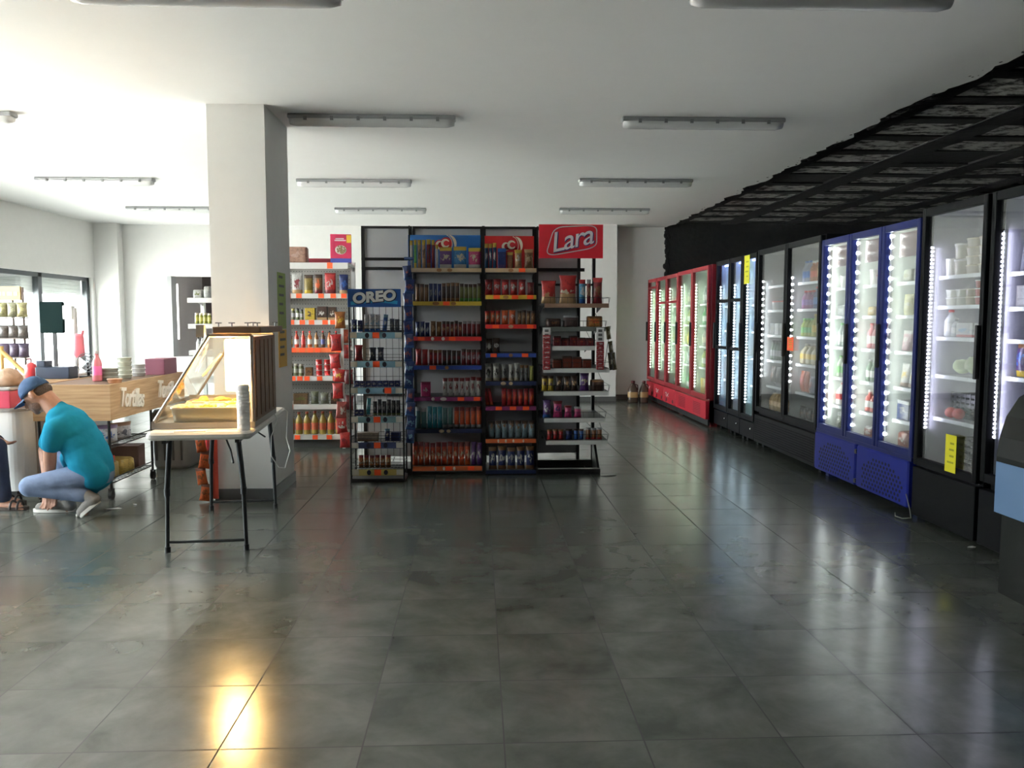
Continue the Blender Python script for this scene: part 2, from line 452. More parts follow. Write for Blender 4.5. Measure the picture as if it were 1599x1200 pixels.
# pillar
PX0, PX1, PY0, PY1 = -1.96, -1.545, 6.09, 6.80
p = struct('pillar', MB().box(PX0, PY0, 0, PX1, PY1, HC), mat('pillar_paint', (0.74, 0.73, 0.71), 0.7, bump=0.1, bscale=9, var=0.03))
struct('baseboard_pillar', MB().box(PX0-0.012, PY0-0.012, 0, PX1+0.012, PY1+0.012, 0.085), M_base)
def poster(name, label, x, y0, y1, z0, z1, c, lines):
    t = thing(name, label, 'poster', (x, (y0+y1)/2, z0))
    MB().box(0, -(y1-y0)/2, 0, 0.003, (y1-y0)/2, z1-z0).build('sheet', mat(name+str(c), c, 0.7), t)
    mb = MB(); h = (z1-z0)
    for k in range(lines):
        zz = h*(0.9-0.8*k/lines); mb.box(0.003, -(y1-y0)*0.35, zz, 0.0038, (y1-y0)*random.uniform(0.1, 0.38), zz+0.02)
    mb.build('printed_lines', mat('print_dark', (0.1, 0.1, 0.08), 0.7), t)
poster('notice_sheet', 'long green paper notice on the right side of the pillar', PX1, 6.36, 6.62, 1.28, 1.72, (0.30, 0.40, 0.10), 5)
poster('notice_sheet', 'orange-yellow paper notice taped below the green one on the pillar', PX1, 6.36, 6.62, 0.98, 1.275, (0.62, 0.38, 0.06), 4)

# ------------------------------------------------------------------ ceiling fixtures
M_diff = mat('clear_diffuser', (0.62, 0.62, 0.62), 0.18, spec=0.8)
M_house = mat('grey_housing', (0.28, 0.28, 0.29), 0.4)
def fixture_meshes():
    L_ = 1.27
    a = MB().rbox(-L_/2, -0.055, -0.035, L_/2, 0.055, 0, 0.012, axis='x')
    b = MB(); n = 10; xs = [-L_/2+0.01+i*(L_-0.02)/24 for i in range(25)]
    prof = [(-0.05*math.cos(PI*i/n), -0.035-0.05*math.sin(PI*i/n)) for i in range(n+1)]
    vs = []
    for k, x in enumerate(xs):
        s_ = 0.75 if k in (0, 24) else (1.0 if k % 4 else 1.04)
        vs += [(x, y*s_, -0.035+(z+0.035)*s_) for y, z in prof]
    m = n+1; fs = []
    for k in range(24):
        for i in range(n): fs.append((k*m+i, (k+1)*m+i, (k+1)*m+i+1, k*m+i+1))
    fs.append(tuple(range(m))); fs.append(tuple(range(24*m, 25*m))[::-1])
    b.add(vs, fs, 0, True)
    c = MB()
    c.box(-0.012, -0.005, -0.05, 0.012, 0.005, -0.02)
    return a.mesh('housing', M_house), b.mesh('diffuser', M_diff), c.mesh('clip', M_grey)
fm = fixture_meshes()
fx = [(-1.27, 4.0, 'nearest middle fixture, cut by the top edge of the photo'), (1.64, 3.92, 'nearest right fixture, cut by the top edge of the photo'),
      (-0.80, 6.38, 'second fixture of the middle column, beside the pillar top'), (1.75, 6.36, 'second fixture of the right column, above the red sign'),
      (-1.37, 9.25, 'third fixture of the middle column'), (1.76, 9.1, 'third fixture of the right column'),
      (-1.35, 11.55, 'farthest fixture of the middle column'), (1.78, 11.45, 'farthest fixture of the right column'),
      (-4.12, 6.4, 'left column fixture cut by the left edge of the photo'), (-4.20, 9.25, 'third fixture of the left column'), (-4.2, 11.55, 'farthest left fixture, half behind the pillar')]
for x, y, d in fx:
    t = thing('ceiling_light', 'unlit tube light, ' + d, 'ceiling light', (x, y, HC), 0, 'unlit tube lights on the ceiling')
    for nm, me in zip(('housing', 'diffuser'), fm):
        o = bpy.data.objects.new(nm, me); C.objects.link(o); o.parent = t
    for xx in (-0.5, -0.3, -0.1, 0.1, 0.3, 0.5):
        for yy in (-0.057, 0.057):
            o = bpy.data.objects.new('clip', fm[2]); C.objects.link(o); o.parent = t; o.location = (xx, yy, 0)

# ------------------------------------------------------------------ product kinds
ORD = ['first', 'second', 'third', 'fourth', 'fifth', 'sixth', 'seventh', 'eighth', 'ninth', 'tenth', 'eleventh', 'twelfth', 'thirteenth', 'fourteenth', 'fifteenth', 'sixteenth']
KIND = {'bag': ('snack_bag', 'snack bag'), 'sleeve': ('cookie_sleeve', 'packet'), 'box': ('food_box', 'box'), 'bottle': ('bottle', 'bottle'), 'jar': ('glass_jar', 'jar'),
        'can': ('food_can', 'can'), 'tub': ('food_tub', 'tub'), 'pouch': ('stand_up_pouch', 'pouch'), 'jug': ('milk_jug', 'jug'), 'brick': ('wrapped_block', 'wrapped block'), 'carton': ('drink_carton', 'carton'), 'crate': ('crate', 'crate')}
PM = {}
def q5(v): return round(v, 3)
def product_mesh(kind, w, d, h, m):
    key = (kind, q5(w), q5(d), q5(h), tuple(x.name for x in m) if isinstance(m, (list, tuple)) else m.name)
    if key in PM: return PM[key]
    b = MB(); a = w/2; c = d/2
    if kind == 'bag':
        b.loft([(0, a*0.96, 0.002, 1.6), (0.03*h, a*0.97, 0.003, 1.6), (0.06*h, a*0.97, c*0.45, 1.6), (0.2*h, a*0.90, c*0.9, 1.8), (0.5*h, a*0.87, c, 1.8), (0.78*h, a*0.88, c*0.75, 1.6),
                (0.92*h, a*0.97, c*0.25, 1.5), (0.95*h, a*0.98, 0.003, 1.5), (h, a, 0.002, 1.5)], 16)
    elif kind == 'pouch':
        b.loft([(0, a*0.9, c*0.8, 2.5), (0.03*h, a*0.95, c, 2.3), (0.35*h, a*0.97, c*0.8, 2), (0.75*h, a*0.98, c*0.4, 1.7), (0.9*h, a, 0.004, 1.6), (h, a, 0.003, 1.6)], 16)
    elif kind == 'sleeve':
        b.loft([(0, a, 0.003, 2), (0.05*h, a*0.96, c*0.3, 2), (0.09*h, a*0.94, c*0.95, 2.4), (0.5*h, a*0.95, c, 2.6), (0.88*h, a*0.94, c*0.95, 2.4), (0.93*h, a*0.95, c*0.3, 2), (0.96*h, a*0.98, 0.003, 2), (h, a, 0.003, 2)], 14)
    elif kind in ('box', 'carton'):
        b.rbox(-a, -c, 0, a, c, h, min(0.004, a*0.2), seg=1)
        if kind == 'carton':
            b = MB(); b.rbox(-a, -c, 0, a, c, h*0.82, 0.004, seg=1)
            b.add([(-a, -c, h*0.82), (a, -c, h*0.82), (a, c, h*0.82), (-a, c, h*0.82), (-a, 0, h*0.95), (a, 0, h*0.95)], [(0, 1, 5, 4), (2, 3, 4, 5), (1, 2, 5), (3, 0, 4)])
            b.box(-a, -0.003, h*0.94, a, 0.003, h)
    elif kind == 'brick':
        b.loft([(0, a*0.93, c*0.93, 5), (0.08*h, a, c, 5), (0.5*h, a*0.98, c*0.98, 6), (0.9*h, a*0.98, c*0.95, 5), (h, a*0.9, c*0.8, 4)], 24)
    elif kind == 'bottle':
        b.loft([(0, a*0.85, a*0.85, 2, 0), (0.03*h, a, a, 2, 0), (0.2*h, a*0.97, a*0.97, 2, 1), (0.5*h, a*0.97, a*0.97, 2, 0), (0.58*h, a*0.98, a*0.98, 2, 0), (0.68*h, a*0.8, a*0.8, 2, 0),
                (0.8*h, a*0.42, a*0.42, 2, 0), (0.9*h, a*0.36, a*0.36, 2, 0), (0.905*h, a*0.44, a*0.44, 2, 2), (0.99*h, a*0.44, a*0.44, 2, 2), (h, a*0.38, a*0.38, 2, 2)], 14)
    elif kind == 'jug':
        b.loft([(0, a*0.92, c*0.92, 4, 0), (0.04*h, a, c, 4, 0), (0.25*h, a, c, 4, 1), (0.5*h, a, c, 4, 0), (0.62*h, a*0.95, c*0.95, 3, 0), (0.8*h, a*0.55, c*0.55, 2.4, 0), (0.9*h, a*0.33, a*0.33, 2, 0),
                (0.905*h, a*0.42, a*0.42, 2, 2), (0.985*h, a*0.42, a*0.42, 2, 2), (h, a*0.36, a*0.36, 2, 2)], 16)
        b.tube([(a*0.5, 0, 0.84*h), (a*0.98, 0, 0.8*h), (a*1.02, 0, 0.62*h), (a*0.9, 0, 0.52*h)], 0.009, 0, 6)
    elif kind == 'jar':
        b.loft([(0, a*0.9, a*0.9, 2, 0), (0.04*h, a, a, 2, 0), (0.25*h, a, a, 2, 1), (0.6*h, a, a, 2, 0), (0.74*h, a*0.97, a*0.97, 2, 0), (0.8*h, a*0.8, a*0.8, 2, 0), (0.82*h, a*0.86, a*0.86, 2, 2), (0.98*h, a*0.86, a*0.86, 2, 2), (h, a*0.8, a*0.8, 2, 2)], 14)
    elif kind == 'can':
        b.loft([(0, a*0.95, a*0.95, 2, 2), (0.03*h, a, a, 2, 2), (0.06*h, a*0.97, a*0.97, 2, 0), (0.94*h, a*0.97, a*0.97, 2, 2), (0.97*h, a, a, 2, 2), (h, a*0.95, a*0.95, 2, 2)], 14)
    elif kind == 'tub':
        b.loft([(0, a*0.82, a*0.82, 2, 0), (0.03*h, a*0.86, a*0.86, 2, 0), (0.84*h, a*0.97, a*0.97, 2, 0), (0.86*h, a*1.02, a*1.02, 2, 2), (0.97*h, a*1.02, a*1.02, 2, 2), (h, a*0.96, a*0.96, 2, 2)], 18)
    elif kind == 'crate':
        t = 0.012
        b.box(-a, -c, 0, a, c, t)
        for k in range(5):
            z = h*(0.04+0.2*k); hh = h*0.12
            b.box(-a, -c, z, a, -c+t, z+hh); b.box(-a, c-t, z, a, c, z+hh); b.box(-a, -c+t, z, -a+t, c-t, z+hh); b.box(a-t, -c+t, z, a, c-t, z+hh)
        nn = max(3, int(w/0.05))
        for k in range(nn+1):
            x = -a+(w-t)*k/nn; b.box(x, -c-0.002, 0, x+t, -c+t, h); b.box(x, c-t, 0, x+t, c+0.002, h)
    me = b.mesh(KIND[kind][0], m); PM[key] = me
    return me
def put(kind, desc, cat, w, d, h, m, loc, rz, label, group, tilt=0.0):
    me = product_mesh(kind, w, d, h, m)
    o = bpy.data.objects.new(KIND[kind][0], me); C.objects.link(o)
    o.location = loc; o.rotation_euler = (0, tilt, rz)
    return tag(o, label, cat, group)

P3 = lambda body, label, cap: [mat('pk%s' % (tuple(body),), body, 0.2, spec=0.7), mat('pk%s' % (tuple(label),), label, 0.4), mat('pk%s' % (tuple(cap),), cap, 0.35)]
# colours
RED = (0.62, 0.03, 0.03); DRED = (0.28, 0.02, 0.03); ORG = (0.85, 0.14, 0.03); YEL = (0.80, 0.55, 0.05); BLU = (0.04, 0.16, 0.55); DBL = (0.02, 0.04, 0.20)
LBL = (0.25, 0.50, 0.75); TEA = (0.03, 0.33, 0.42); GRN = (0.12, 0.45, 0.08); OLV = (0.20, 0.22, 0.06); BRN = (0.28, 0.13, 0.05); TAN = (0.62, 0.38, 0.18); DBR = (0.08, 0.04, 0.03)
WHT = (0.75, 0.73, 0.70); CRM = (0.75, 0.66, 0.48); PNK = (0.75, 0.06, 0.25); PUR = (0.16, 0.05, 0.30); DPU = (0.08, 0.03, 0.16); GRY = (0.3, 0.3, 0.3); BLK = (0.02, 0.02, 0.02); SIL = (0.5, 0.5, 0.52)

def shelf_row(items, Y, z, place, group, depth=None, rz=0.0):
    """items: (kind, description, px0, px1, height m, colours, ...) from left to right, px in the photo at depth Y"""
    for i, it in enumerate(items):
        kind, desc, p0, p1, h, cl = it[:6]
        x0, x1 = ax(p0, Y), ax(p1, Y)
        wd = (x1-x0)*0.93
        dd = {'bag': 0.055, 'pouch': 0.06, 'sleeve': min(0.05, wd), 'box': 0.07, 'brick': 0.14, 'carton': 0.07, 'crate': 0.3}.get(kind, wd)
        if len(it) > 6 and it[6].get('d'): dd = it[6]['d']
        if kind in ('bottle', 'jar', 'can', 'tub', 'jug'): m = P3(*cl)
        else: m = [cl if not isinstance(cl, tuple) else pack(*cl)]
        opt = it[6] if len(it) > 6 else {}
        k = opt.get('stack', 1)
        yy = Y+dd/2+0.022+opt.get('dy', 0)
        for s_ in range(k):
            zz = z+s_*(h+0.001)
            pos = '%s from left' % ORD[i]
            if k > 1: pos += ', %s of its stack' % ('bottom' if s_ == 0 else 'top' if s_ == k-1 else 'middle')
            put(kind, desc, KIND[kind][1], wd, dd, h, m, ((x0+x1)/2, yy, zz+0.0012+(0.006 if opt.get('tilt') else 0)), opt.get('rz', random.uniform(-0.03, 0.03)),
                '%s, %s, %s' % (desc, pos, place), group, opt.get('tilt', 0.0))

def multi(kind, desc, p0, p1, n, h, cl, opt=None, jit=0.04):
    out = []; s_ = (p1-p0)/n
    for i in range(n): out.append((kind, desc, p0+i*s_, p0+(i+1)*s_, h*random.uniform(1-jit, 1+jit), cl, opt or {}))
    return out

# ------------------------------------------------------------------ shelf builders
def rail_prints(mb, w, d, z, mi):
    pass
def add_shelf(t, x0, x1, yf, yb, z, railc, tags=(), thick=0.025, railh=0.038, lab=None, wire=False, prints=None, mshelf=None):
    """x, y are local to the unit; price tags sit on the front rail"""
    mb = MB()
    if wire:
        for k in range(int((x1-x0)/0.03)+1):
            x = x0+0.005+k*0.03
            if x < x1: mb.tube([(x, yf, z-0.004), (x, yb, z-0.004)], 0.0018, 0, 5)
        for y in (yf, (yf+yb)/2, yb): mb.tube([(x0, y, z-0.008), (x1, y, z-0.008)], 0.003, 0, 6)
        for zz in (z+0.03, z+0.055): mb.tube([(x0, yf, zz), (x1, yf, zz)], 0.0018, 0, 5)
    else:
        mb.box(x0, yf, z-thick, x1, yb, z)
        for x in (x0+0.01, x1-0.014): mb.add([(x, yb, z-thick), (x, yf+0.22, z-thick), (x, yb, z-0.075), (x+0.004, yb, z-thick), (x+0.004, yf+0.22, z-thick), (x+0.004, yb, z-0.075)], [(0, 1, 2), (3, 5, 4), (0, 3, 4, 1), (1, 4, 5, 2)])
    s_ = mb.build('shelf', mshelf or (M_black if wire else M_blackp), t)
    r = MB().box(x0, yf-0.006, z-railh, x1, yf-0.001, z)
    ro = r.build('price_rail', mat('rail%s' % (tuple(railc),), railc, 0.4), s_, label=lab)
    if prints:
        mb = MB()
        for (f, c0, wv) in prints: mb.sphere((x0+(x1-x0)*f, yf-0.0065, z-railh*0.5), railh*0.42, 0, 12, 6, (wv, 0.04, 1))
        mb.build('rail_print', mat('railp%s' % (tuple(prints[0][1]),), prints[0][1], 0.5), s_)
    for f in tags:
        xc = x0+(x1-x0)*f
        MB().box(xc-0.028, yf-0.009, z-railh*0.95, xc+0.028, yf-0.0065, z-0.001).build('price_tag', M_orange_tag, s_)
    return s_

GY = 7.0     # front plane of the gondola shelves
def bay(label, X0, X1, top, shelves, posts, hasback=True):
    t = thing('gondola_shelf', label, 'shelf', ((X0+X1)/2, GY, 0), 0)
    w2 = (X1-X0)/2
    for x in posts:
        pass
    for x in (-w2+0.012, w2-0.012):
        MB().box(x-0.012, 0.395, 0, x+0.012, 0.45, top).build('upright', M_black, t)
        MB().box(x-0.006+(0.007 if x > 0 else -0.007), -0.004, 0.0, x+0.006+(0.007 if x > 0 else -0.007), 0.006, top-0.02).build('front_post', M_black, t)
    mb = MB().box(-w2+0.004, 0.415, 0.1, w2-0.004, 0.435, top-0.30 if False else top)
    mb.build('back_panel', M_lightgrey, t)
    MB().box(-w2, 0.405, top, w2, 0.445, top+0.022).build('top_rail', M_black, t)
    MB().box(-w2+0.002, 0.03, 0, w2-0.002, 0.41, 0.025).build('base', M_blackp, t)
    for sh in shelves:
        add_shelf(t, -w2+0.016, w2-0.016, 0, 0.39, *sh)
    return t
cream = (0.50, 0.38, 0.24); yl = (0.60, 0.42, 0.05); rd = (0.60, 0.03, 0.03); bl = (0.03, 0.07, 0.35); pu = (0.22, 0.03, 0.14); nv = (0.02, 0.03, 0.09); og = (0.60, 0.13, 0.04)
br = (0.30, 0.14, 0.05); wh_ = (0.7, 0.68, 0.62)
def zz_(py): return az(py, GY)
AX0, AX1 = ax(640, GY), ax(755, GY)
zA = [zz_(419), zz_(471), zz_(526), zz_(571), zz_(620), zz_(670), zz_(728)]
bayA = bay('wide black gondola bay with blue heart sign, left of the red heart bay', AX0, AX1, 2.17,
    [(zA[0], cream, (), 0.03, 0.035, None, False, [(0.4, br, 1.5), (0.55, br, 1.5)]), (zA[1], yl, (0.5,), 0.03, 0.036, None, False, [(0.35, br, 2), (0.6, br, 1.5)]),
     (zA[2], rd, (0.14, 0.58), 0.03, 0.036, None, False, [(0.3, wh_, 1), (0.45, wh_, 1)]), (zA[3], bl, (0.30,), 0.03, 0.036, None, False, [(0.5, br, 1.2)]),
     (zA[4], pu, (0.70, 0.93), 0.03, 0.036, None, False, [(0.3, wh_, 1), (0.45, cream, 2)]), (zA[5], nv, (), 0.03, 0.036, None, False, [(0.42, cream, 1.5), (0.52, cream, 1.2)]),
     (zA[6], og, (0.52, 0.84), 0.03, 0.040, None, False, [(0.33, wh_, 0.6), (0.45, wh_, 0.6), (0.6, wh_, 0.6)])], (-0.30, 0.30))
BX0, BX1 = ax(755, GY)+0.002, ax(840, GY)
zB = [zz_(419), zz_(461), zz_(507), zz_(552), zz_(596), zz_(635), zz_(686), zz_(735)]
bayB = bay('narrow black gondola bay with red heart sign, beside the wide bay', BX0, BX1, 2.17,
    [(zB[0], cream, (0.72,), 0.03, 0.035, None, False, [(0.5, br, 1.5)]), (zB[1], yl, (0.22, 0.58, 0.88), 0.03, 0.036, None, False, [(0.4, br, 1.6)]), (zB[2], rd, (0.2, 0.88), 0.03, 0.036, None, False, [(0.5, cream, 1.5)]),
     (zB[3], bl, (0.16, 0.78), 0.03, 0.036, None, False, [(0.5, br, 1.2)]), (zB[4], nv, (), 0.03, 0.036, None, False, [(0.35, cream, 1.6), (0.5, yl, 1.2)]), (zB[5], pu, (0.26, 0.54, 0.80), 0.03, 0.036),
     (zB[6], og, (), 0.03, 0.036, None, False, [(0.25, wh_, 0.6), (0.4, wh_, 0.6), (0.55, wh_, 0.6), (0.75, wh_, 0.5)]), (zB[7], nv, (), 0.03, 0.03)], (-0.21, 0.21))
# right bay (Lara)
CX0, CX1 = ax(840, GY)+0.002, ax(939, GY)
t = bayC = thing('gondola_shelf', 'black gondola bay at the right end with white shelf rails', 'shelf', ((CX0+CX1)/2, GY, 0))
w2 = (CX1-CX0)/2
for x, y in ((-w2+0.012, 0.43), (w2-0.012, 0.43), (w2-0.15, 0.43)):
    MB().box(x-0.014, y-0.025, 0, x+0.014, y+0.025, 2.17 if x < w2-0.1 else 1.95).build('upright', M_black, t)
MB().box(-w2+0.02, 0.42, 0.12, w2-0.16, 0.44, 2.1).build('back_panel', M_lightgrey, t)
MB().box(-w2, 0.41, 2.165, w2, 0.45, 2.19).box(-w2+0.02, 0.39, 1.79, w2-0.1, 0.415, 1.82).box(-w2+0.02, 0.39, 1.66, w2, 0.415, 1.68).build('top_rail', M_black, t)
mb = MB().box(-w2, 0.0, 0, w2, 0.06, 0.045).box(-w2, 0.38, 0, w2, 0.44, 0.06)
mb.add([(w2, 0.45, 0.35), (w2, 0.45, 0), (w2, 0.0, 0), (w2-0.02, 0.45, 0.35), (w2-0.02, 0.45, 0), (w2-0.02, 0.0, 0)], [(0, 1, 2), (5, 4, 3), (0, 2, 5, 3), (0, 3, 4, 1)])
mb.build('base_frame', M_black, t)
CY = 6.78
zC = [az(474, CY), az(511, CY), az(541, CY), az(576, CY), az(612, CY), az(654, CY), az(689, CY)]
wr = (0.62, 0.63, 0.61)
lips = [(850, 950, (0.25, 0.15, 0.10)), (850, 945, (0.12, 0.13, 0.12)), (862, 930, wr), (848, 952, wr), (849, 951, wr), (850, 946, wr), (853, 950, wr)]
for zc, (a, b_, c_) in zip(zC, lips):
    xa, xb = ax(a, CY)-(CX0+CX1)/2, ax(b_, CY)-(CX0+CX1)/2
    sh = add_shelf(t, xa, xb, CY-GY, 0.40, zc, c_, (), 0.012, 0.036, None, False, None, M_blackp)
    mb = MB()
    for k in range(12):
        x = xa+(xb-xa)*k/11; mb.tube([(x, CY-GY+0.008, zc), (x, CY-GY+0.008, zc+0.05)], 0.0015, 0, 4)
    mb.tube([(xa, CY-GY+0.008, zc+0.05), (xb, CY-GY+0.008, zc+0.05)], 0.002, 0, 5)
    mb.tube([(xb, CY-GY+0.008, zc), (xb+0.01, CY-GY+0.008, zc+0.05), (xb+0.01, 0.2, zc+0.05), (xb, 0.38, zc+0.12)], 0.002, 0, 5)
    mb.build('wire_guard', M_black, sh)
# left, empty bay behind the cookie rack
DX0, DX1 = ax(564, 7.3), ax(640, GY)-0.005
t = bayD = thing('gondola_shelf', 'empty grey-backed gondola bay behind the blue cookie rack', 'shelf', ((DX0+DX1)/2, GY, 0))
w2 = (DX1-DX0)/2
for x in (-w2+0.015, w2-0.015): MB().box(x-0.015, 0.40, 0, x+0.015, 0.45, 2.17).build('upright', M_black, t)
MB().box(-w2, 0.415, 0.1, w2, 0.435, 2.17).build('back_panel', M_lightgrey, t)
mb = MB().box(-w2, 0.405, 2.17, w2, 0.445, 2.192).box(-w2, 0.395, 1.885, w2, 0.413, 1.91).box(-w2, 0.395, 1.80, w2, 0.413, 1.825).box(-w2, 0.395, 1.24, w2, 0.413, 1.26).box(-w2, 0.395, 0.66, w2, 0.413, 0.68)
mb.build('cross_rail', M_black, t)
MB().box(-w2, 0.05, 0, w2, 0.41, 0.05).build('base', M_blackp, t)

# header boards with their printed marks
def ribbon(mb, pts, w, z0=0.0, mi=0):
    """flat stroke in the x-z plane at y = z0"""
    vs = []
    for i, p in enumerate(pts):
        a = Vector(pts[max(i-1, 0)]); b = Vector(pts[min(i+1, len(pts)-1)]); t = (b-a).normalized(); n_ = Vector((-t[1], t[0]))
        ww = w(i/(len(pts)-1)) if callable(w) else w
        q = Vector(p)
        vs += [(q[0]+n_[0]*ww, z0, q[1]+n_[1]*ww), (q[0]-n_[0]*ww, z0, q[1]-n_[1]*ww)]
    fs = [(2*i, 2*i+1, 2*i+3, 2*i+2) for i in range(len(pts)-1)]
    mb.add(vs, fs, mi)
def heart_mark(parent, s_, cx, cz, y):
    W = mat('sign_cream', (0.80, 0.72, 0.58), 0.5); R = mat('sign_red', (0.62, 0.02, 0.03), 0.5)
    def arc(x, z, r, a0, a1, n=16, ry=None): return [(cx+s_*(x+r*math.cos(math.radians(a0+(a1-a0)*i/n))), cz+s_*(z+(ry or r)*math.sin(math.radians(a0+(a1-a0)*i/n)))) for i in range(n+1)]
    mb = MB()
    for (x, z, r) in ((-0.42, 0.05, 0.5), (0.25, 0.2, 0.6)):
        p = arc(x, z, r, 0, 360, 24); vs = [(a, y, b) for a, b in p[:-1]]; mb.add(vs, [tuple(range(24))])
    mb.add([(cx-s_*0.85, y, cz-s_*0.2), (cx+s_*0.85, y, cz), (cx+s_*0.3, y, cz-s_*0.85)], [(0, 2, 1)])
    mb.build('heart_mark', R, parent)
    mb = MB(); tw = lambda f: s_*(0.03+0.10*math.sin(PI*f))
    ribbon(mb, arc(-0.35, 0.0, 0.36, 60, 300), tw, y-0.002)
    ribbon(mb, arc(0.22, 0.18, 0.36, 30, 330), lambda f: s_*(0.05+0.08*math.sin(PI*f)), y-0.002)
    ribbon(mb, arc(0.1, 0.1, 0.78, -60, 75, 20, 0.95), lambda f: s_*0.035, y-0.002)
    ribbon(mb, arc(0.45, 0.0, 0.75, -30, 80, 20, 1.0), lambda f: s_*(0.02+0.13*math.sin(PI*f)), y-0.002)
    mb.build('heart_strokes', W, parent)
def header(parent, lab, x0, x1, z0, z1, c, y):
    o = MB().box(x0, y, z0, x1, y+0.012, z1).build('header_sign', mat('board%s' % (tuple(c),), c, 0.4), parent, label=lab)
    return o
ca = (AX0+AX1)/2
HY = 7.02
h1 = header(bayA, 'blue header board with a red heart mark', ax(637, HY)-ca, ax(751, HY)-ca, az(419, HY), az(365, HY), (0.02, 0.16, 0.52), HY-GY+0.13)
heart_mark(h1, 0.085, ax(693, HY)-ca, az(381, HY), HY-GY+0.127)
cb = (BX0+BX1)/2
h2 = header(bayB, 'red header board with a heart mark', ax(753, HY)-cb, ax(835, HY)-cb, az(419, HY), az(366, HY), (0.62, 0.02, 0.02), HY-GY+0.13)
heart_mark(h2, 0.085, ax(797, HY)-cb, az(383, HY), HY-GY+0.127)
cc = (CX0+CX1)/2
LY = 6.95
lx0, lx1, lz0, lz1 = ax(841, LY)-cc, ax(940, LY)-cc, az(403, LY), az(350, LY)
h3 = header(bayC, 'red header board reading Lara', lx0, lx1, lz0, lz1, (0.60, 0.015, 0.03), LY-GY)
mb = MB(); yy = LY-GY-0.001
pts = []
x_ = lambda f: lx0+(lx1-lx0)*f
z_ = lambda f: lz0+(lz1-lz0)*f
def rr_poly(ps, n=8, r=0.25):
    out = []
    k = len(ps)
    for i in range(k):
        a, b, c = Vector(ps[i-1]), Vector(ps[i]), Vector(ps[(i+1) % k])
        p0 = b.lerp(a, r); p1 = b.lerp(c, r)
        for j in range(n+1):
            t_ = j/n; out.append(tuple((1-t_)**2*p0+2*t_*(1-t_)*b+t_**2*p1))
    return out
ring = rr_poly([(x_(0.10), z_(0.05)), (x_(0.90), z_(0.32)), (x_(0.90), z_(0.98)), (x_(0.24), z_(0.92))])
ribbon(mb, ring+[ring[0]], 0.0045, yy)
mb.build('oval_outline', mat('sign_silver', (0.62, 0.60, 0.62), 0.4), h3)
text_mesh('lettering', 'Lara', 0.235, mat('sign_navy', (0.04, 0.04, 0.20), 0.5), h3, (x_(0.50)+0.006, yy-0.001, z_(0.55)-0.004), (PI/2, math.radians(-13), 0), 0.0008, 0.30, 0.004, 0.9)
text_mesh('lettering', 'Lara', 0.235, mat('sign_white', (0.78, 0.78, 0.82), 0.4), h3, (x_(0.50), yy-0.004, z_(0.55)), (PI/2, math.radians(-13), 0), 0.0015, 0.30, 0.001, 0.9)

# ------------------------------------------------------------------ gondola stock
gA = 'packets on the wide gondola bay'; pA = 'on %s shelf, wide bay'
shelf_row([('sleeve', 'white packet with yellow cap', 641, 646, 0.235, (WHT, YEL, None, None)), ('sleeve', 'green tall packet', 647, 652, 0.24, (GRN, YEL, None, YEL)), ('sleeve', 'tan tall packet', 652.5, 659, 0.24, (TAN, YEL, DBR, None)),
    ('sleeve', 'tan tall packet', 659.5, 666, 0.24, (TAN, YEL, DBR, None)), ('sleeve', 'reddish tall packet', 666.5, 674, 0.245, (DRED, YEL, DBR, BRN)), ('sleeve', 'reddish tall packet', 674.5, 680, 0.24, (DRED, YEL, None, None)),
    ('sleeve', 'white yellow-topped packet', 680.5, 685.5, 0.20, (WHT, YEL, None, None)), ('pouch', 'purple pouch with yellow top', 686, 707, 0.18, (PUR, YEL, CRM, WHT)), ('pouch', 'bright blue pouch with yellow top', 708, 730, 0.185, ((0.03, 0.25, 0.65), YEL, CRM, WHT)),
    ('pouch', 'pink pouch with yellow top', 731, 752, 0.175, (PNK, YEL, CRM, WHT))], GY, zA[0], pA % 'top', gA)
shelf_row(multi('sleeve', 'brown packet', 649, 670, 3, 0.15, (BRN, DBR, None, None))+multi('sleeve', 'dark blue packet', 670, 690, 3, 0.15, (DBL, None, GRY, None))+multi('sleeve', 'dark brown packet', 690, 718, 4, 0.155, (DBR, BRN, None, BRN))
    +multi('sleeve', 'olive green packet', 718, 752, 5, 0.15, (OLV, DBR, None, GRN)), GY, zA[1], pA % 'second', gA)
shelf_row(multi('bag', 'navy packet', 648, 671, 3, 0.125, (DBL, None, WHT, None))+multi('sleeve', 'tan packet', 672, 690, 2, 0.13, (BRN, None, TAN, BRN))+multi('sleeve', 'dark red packet', 690, 722, 5, 0.13, (DRED, DBR, TAN, None))
    +multi('bag', 'maroon packet', 722, 751, 4, 0.13, (DRED, SIL, None, DBR)), GY, zA[2], pA % 'third', gA)
shelf_row(multi('bag', 'red bag', 648, 668, 2, 0.14, (RED, None, DRED, None))+multi('bag', 'dark red packet', 669, 690, 3, 0.13, (DRED, BRN, RED, None))+multi('bag', 'brown-red packet', 690, 720, 4, 0.13, (DBR, None, DRED, None))
    +multi('bag', 'maroon packet', 720, 752, 4, 0.135, (DRED, DBR, SIL, None)), GY, zA[3], pA % 'fourth', gA)
shelf_row([('box', 'pink upright box', 656, 672, 0.125, (PNK, (0.4, 0.02, 0.12), WHT, None))]+multi('bag', 'white and maroon packet', 690, 752, 7, 0.165, (WHT, DRED, DRED, None)), GY, zA[4], pA % 'fifth', gA)
shelf_row(multi('sleeve', 'grey-teal packet', 647, 665, 2, 0.185, ((0.10, 0.25, 0.27), SIL, None, None))+multi('sleeve', 'teal packet', 666, 690, 3, 0.19, (TEA, None, LBL, None))+multi('sleeve', 'grey-teal packet', 690, 707, 2, 0.185, ((0.10, 0.25, 0.27), None, None, SIL))
    +multi('sleeve', 'orange packet', 708, 752, 5, 0.19, ((0.75, 0.10, 0.03), DRED, ORG, SIL)), GY, zA[5], pA % 'sixth', gA)
